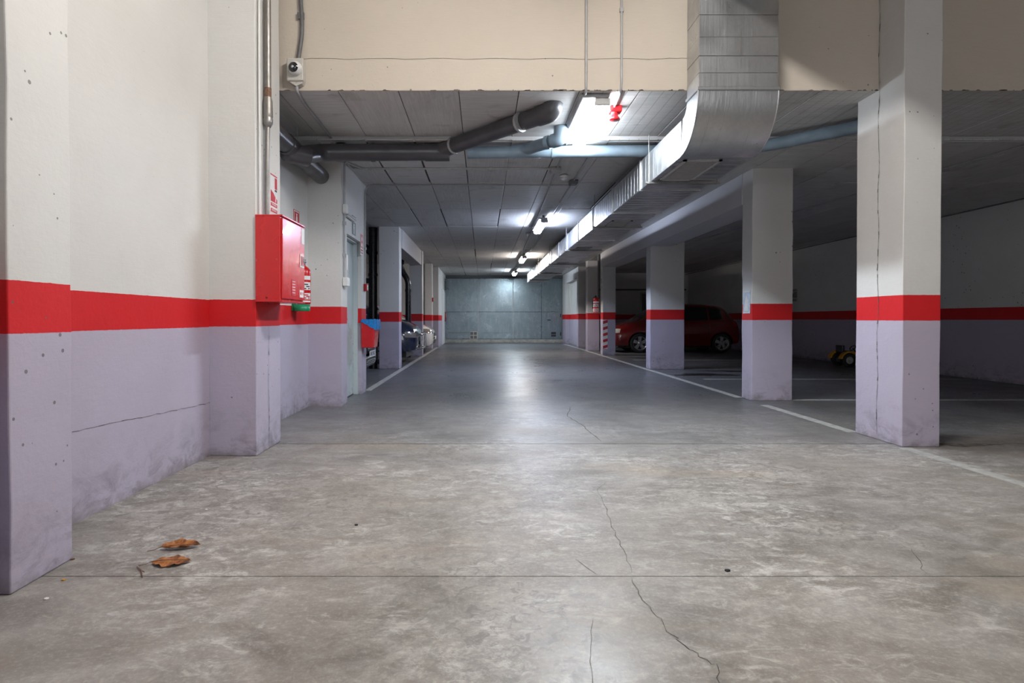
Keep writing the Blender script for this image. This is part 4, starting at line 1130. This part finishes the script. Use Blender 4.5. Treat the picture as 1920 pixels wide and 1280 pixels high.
# left bays: nose to +x
SUV = [(x * 1.08, zb + .06, zs * 1.12 + .02, zt * 1.13 + .02, w_ * 1.03, r_ * 1.05) for x, zb, zs, zt, w_, r_ in HATCH]
car('black car with its front number plate under the red bin', (-1.86, 9.75, 0), PI, M['car_black'], st=HATCH, lampm='lamp_dark', amber=False, plate='8342 BKC')
car('dark blue glossy car nosing out between two left columns', (-1.50, 14.1, 0), PI, M['car_blue'], st=SUV, wheels=(.95, 3.55), wr=.32, style='suv', lampm='lamp_dark', amber=False, bar=True)
car('white car nosing out beyond the second left opening', (-1.50, 18.3, 0), PI, M['car_white'], lampm='lamp_dark', amber=False)

# ------------------------------------------------------------------ toy tractor and oddments on the right
t = thing('toy_tractor', 'yellow toy pedal tractor on the floor by the dark right wall', 'toy', (7.75, 12.6, 0))
L_ = t.location; x0, y0 = 7.75, 12.6
for sg in (-1, 1):
    yy = y0 + sg * .19
    b = MB(L_); b.lathe([(.07, yy - .035), (.135, yy - .04), (.15, yy - .02), (.15, yy + .02), (.135, yy + .04), (.07, yy + .035)], (x0 + .0, 0, .15), 'y', 24); wh = b.obj('rear_wheel', M['rubber'], t)
    b = MB(L_); b.lathe([(0, yy - sg * .02), (.0, yy + sg * .0), (0.03, yy + sg * .04), (.085, yy + sg * .035), (.085, yy - sg * .03)] if sg < 0 else [(0, yy), (.03, yy + .04), (.085, yy + .035)], (x0, 0, .15), 'y', 20); o = b.obj('wheel_hub', M['grey'], t); o.parent = wh
    b = MB(L_); b.lathe([(0, yy - .025), (.085, yy - .025), (.095, yy), (.085, yy + .025), (0, yy + .025)], (x0 + .48, 0, .095), 'y', 20); b.obj('front_wheel', M['rubber'], t)
    b = MB(L_); pts = []
    for k in range(9):
        a = PI * .95 - k / 8 * PI * .85; pts.append((x0 + .20 * math.cos(a), .15 + .19 * math.sin(a)))
    for k in range(8, -1, -1):
        a = PI * .95 - k / 8 * PI * .85; pts.append((x0 + .165 * math.cos(a), .15 + .162 * math.sin(a)))
    b.prism(pts, yy - .05, yy + .05, 'y'); b.obj('mudguard', M['yellow'], t)
MB(L_).box(x0 + .05, y0 - .09, .15, x0 + .62, y0 + .09, .31).obj('bonnet', M['yellow'], t, bevel=.03)
MB(L_).box(x0 + .62, y0 - .08, .16, x0 + .635, y0 + .08, .29).obj('front_grille', M['blackp'], t, bevel=.004)
MB(L_).box(x0 - .1, y0 - .06, .10, x0 + .6, y0 + .06, .16).obj('chassis', M['blackp'], t)
MB(L_).box(x0 - .10, y0 - .12, .31, x0 + .12, y0 + .12, .345).box(x0 - .10, y0 - .12, .33, x0 - .04, y0 + .12, .46).obj('seat', M['blackp'], t, bevel=.015)
MB(L_).cyl((x0 + .28, y0, .3), (x0 + .20, y0, .40), .01).obj('steering_column', M['blackp'], t)
b = MB(L_); pts = [Vector((x0 + .20 + .035 * math.cos(a), y0 + .08 * math.sin(a), .40 + .05 * math.cos(a))) for a in [2 * PI * k / 16 for k in range(17)]]
b.tube(pts, .01, 6); b.obj('steering_wheel', M['blackp'], t)
b = MB((8.12, 10.75, 0)); vs = []
for i in range(7):
    for k in range(12):
        a = 2 * PI * k / 12; r = [.07, .10, .11, .10, .08, .05, .02][i] * (1 + .18 * math.sin(3 * a + i) + R.uniform(-.1, .1))
        vs.append((8.12 + r * math.cos(a), 10.75 + r * math.sin(a), [.0, .02, .05, .08, .11, .135, .15][i]))
b.add(vs, [(i * 12 + k, i * 12 + (k + 1) % 12, (i + 1) * 12 + (k + 1) % 12, (i + 1) * 12 + k) for i in range(6) for k in range(12)], False)
b.add(vs[-12:], [tuple(range(12))])
tag(b.obj('plastic_bag', M['car_blue']), 'crumpled dark blue bag on the floor by the right wall', 'bag')
tag(ribbon([(8.30, 10.55), (8.38, 10.5)], .03, z=.006).obj('paper_scrap', M['label']), 'white paper scrap on the floor near the blue bag', 'litter')
b = MB((7.92, 17.4, 0)); b.cyl((7.86, 17.45, .0), (7.97, 17.45, .95), .014, 8)
tag(b.obj('leaning_stick', M['grey']), 'pale stick standing up behind the red car tail', 'stick')

# ------------------------------------------------------------------ fallen leaves and bits on the near floor
def leaf(label, cx, cy, ln, wd, ang, curl, seed):
    rr = random.Random(seed); t = thing('fallen_leaf', label, 'leaf', (cx, cy, 0), 'dry leaves on the near floor', rz=ang)
    b = MB(); nu, nv = 18, 8; vs = []
    for i in range(nu + 1):
        u = i / nu; hw = wd / 2 * (math.sin(PI * min(1, u * 1.02)) ** .75 if 0 < u < 1 else .02) * (1 + .14 * math.sin(u * 34 + seed) + rr.uniform(-.08, .08))
        for j in range(nv + 1):
            v = j / nv * 2 - 1
            z = .002 + curl * (abs(v) ** 1.6) * .030 * math.sin(PI * u) ** .5 * (1.0 if v > 0 else .55) + .005 * math.sin(u * 15 + v * 4 + seed) * math.sin(PI * u) + .005 + rr.uniform(-.001, .001) + .012 * abs(u - .5) * curl
            vs.append(((u - .5) * ln, v * hw * (1 - .25 * curl * abs(v)), z))
    q = nv + 1
    fs = [(i * q + j, (i + 1) * q + j, (i + 1) * q + j + 1, i * q + j + 1) for i in range(nu) for j in range(nv)]
    b.add(vs, fs, True)
    o = b.obj('leaf_blade', M['leaf'], t); sm = o.modifiers.new('s', 'SOLIDIFY'); sm.thickness = .0008
    MB().tube([(-ln * .5, 0, .012), (-ln * .2, 0, .016), (ln * .15, 0, .016), (ln * .47, 0, .013)], [.0018, .0016, .0012, .0008], 6).obj('midrib', M['twig'], t)
    MB().tube([(-ln * .5, 0, .012), (-ln * .62, -.01, .006), (-ln * .8, -.012, .003)], [.0014, .0012, .0014], 6).obj('leaf_stalk', M['twig'], t)
    return t
leaf('curled brown dry leaf, the farther of the two on the floor', -1.345, 2.60, .165, .07, .20, .75, 3)
leaf('flat orange brown dry leaf, the nearer of the two on the floor', -1.30, 2.44, .155, .10, .12, .22, 8)
b = MB((-1.46, 2.35, 0)); b.tube([(*px(254, 1066), .004), (*px(262, 1074), .006), (*px(264, 1086), .004)], [.002, .003, .0015], 6); b.tube([(*px(262, 1074), .006), (*px(268, 1076), .004)], .0018, 6)
tag(b.obj('twig', M['twig']), 'small reddish twig on the floor left of the leaves', 'twig')
def bit(label, x, y, s, mat, cat='litter'):
    X, Y = px(x, y); b = MB((X, Y, 0))
    pts = [(X + s * math.cos(a) * R.uniform(.6, 1.1), Y + s * .7 * math.sin(a) * R.uniform(.6, 1.1)) for a in [k * PI / 3 for k in range(6)]]
    b.prism(pts, 0.001, .005); tag(b.obj('debris_chip', mat), label, cat)
bit('reddish chip on the floor at the foot of the nearest left column', 133, 1051, .012, M['twig'])
bit('tan chip on the floor right below the nearest left column', 116, 1090, .010, M['yellow'])
bit('white chip on the floor in front of the nearest left column', 83, 1126, .012, M['label'])
bit('white chip on the floor along the left wall', 385, 957, .010, M['label'])
bit('black chip beside the floor joint right of centre', 1366, 1072, .018, M['blackp'])
bit('dark chip on the floor at the left centre', 667, 986, .012, M['blackp'])
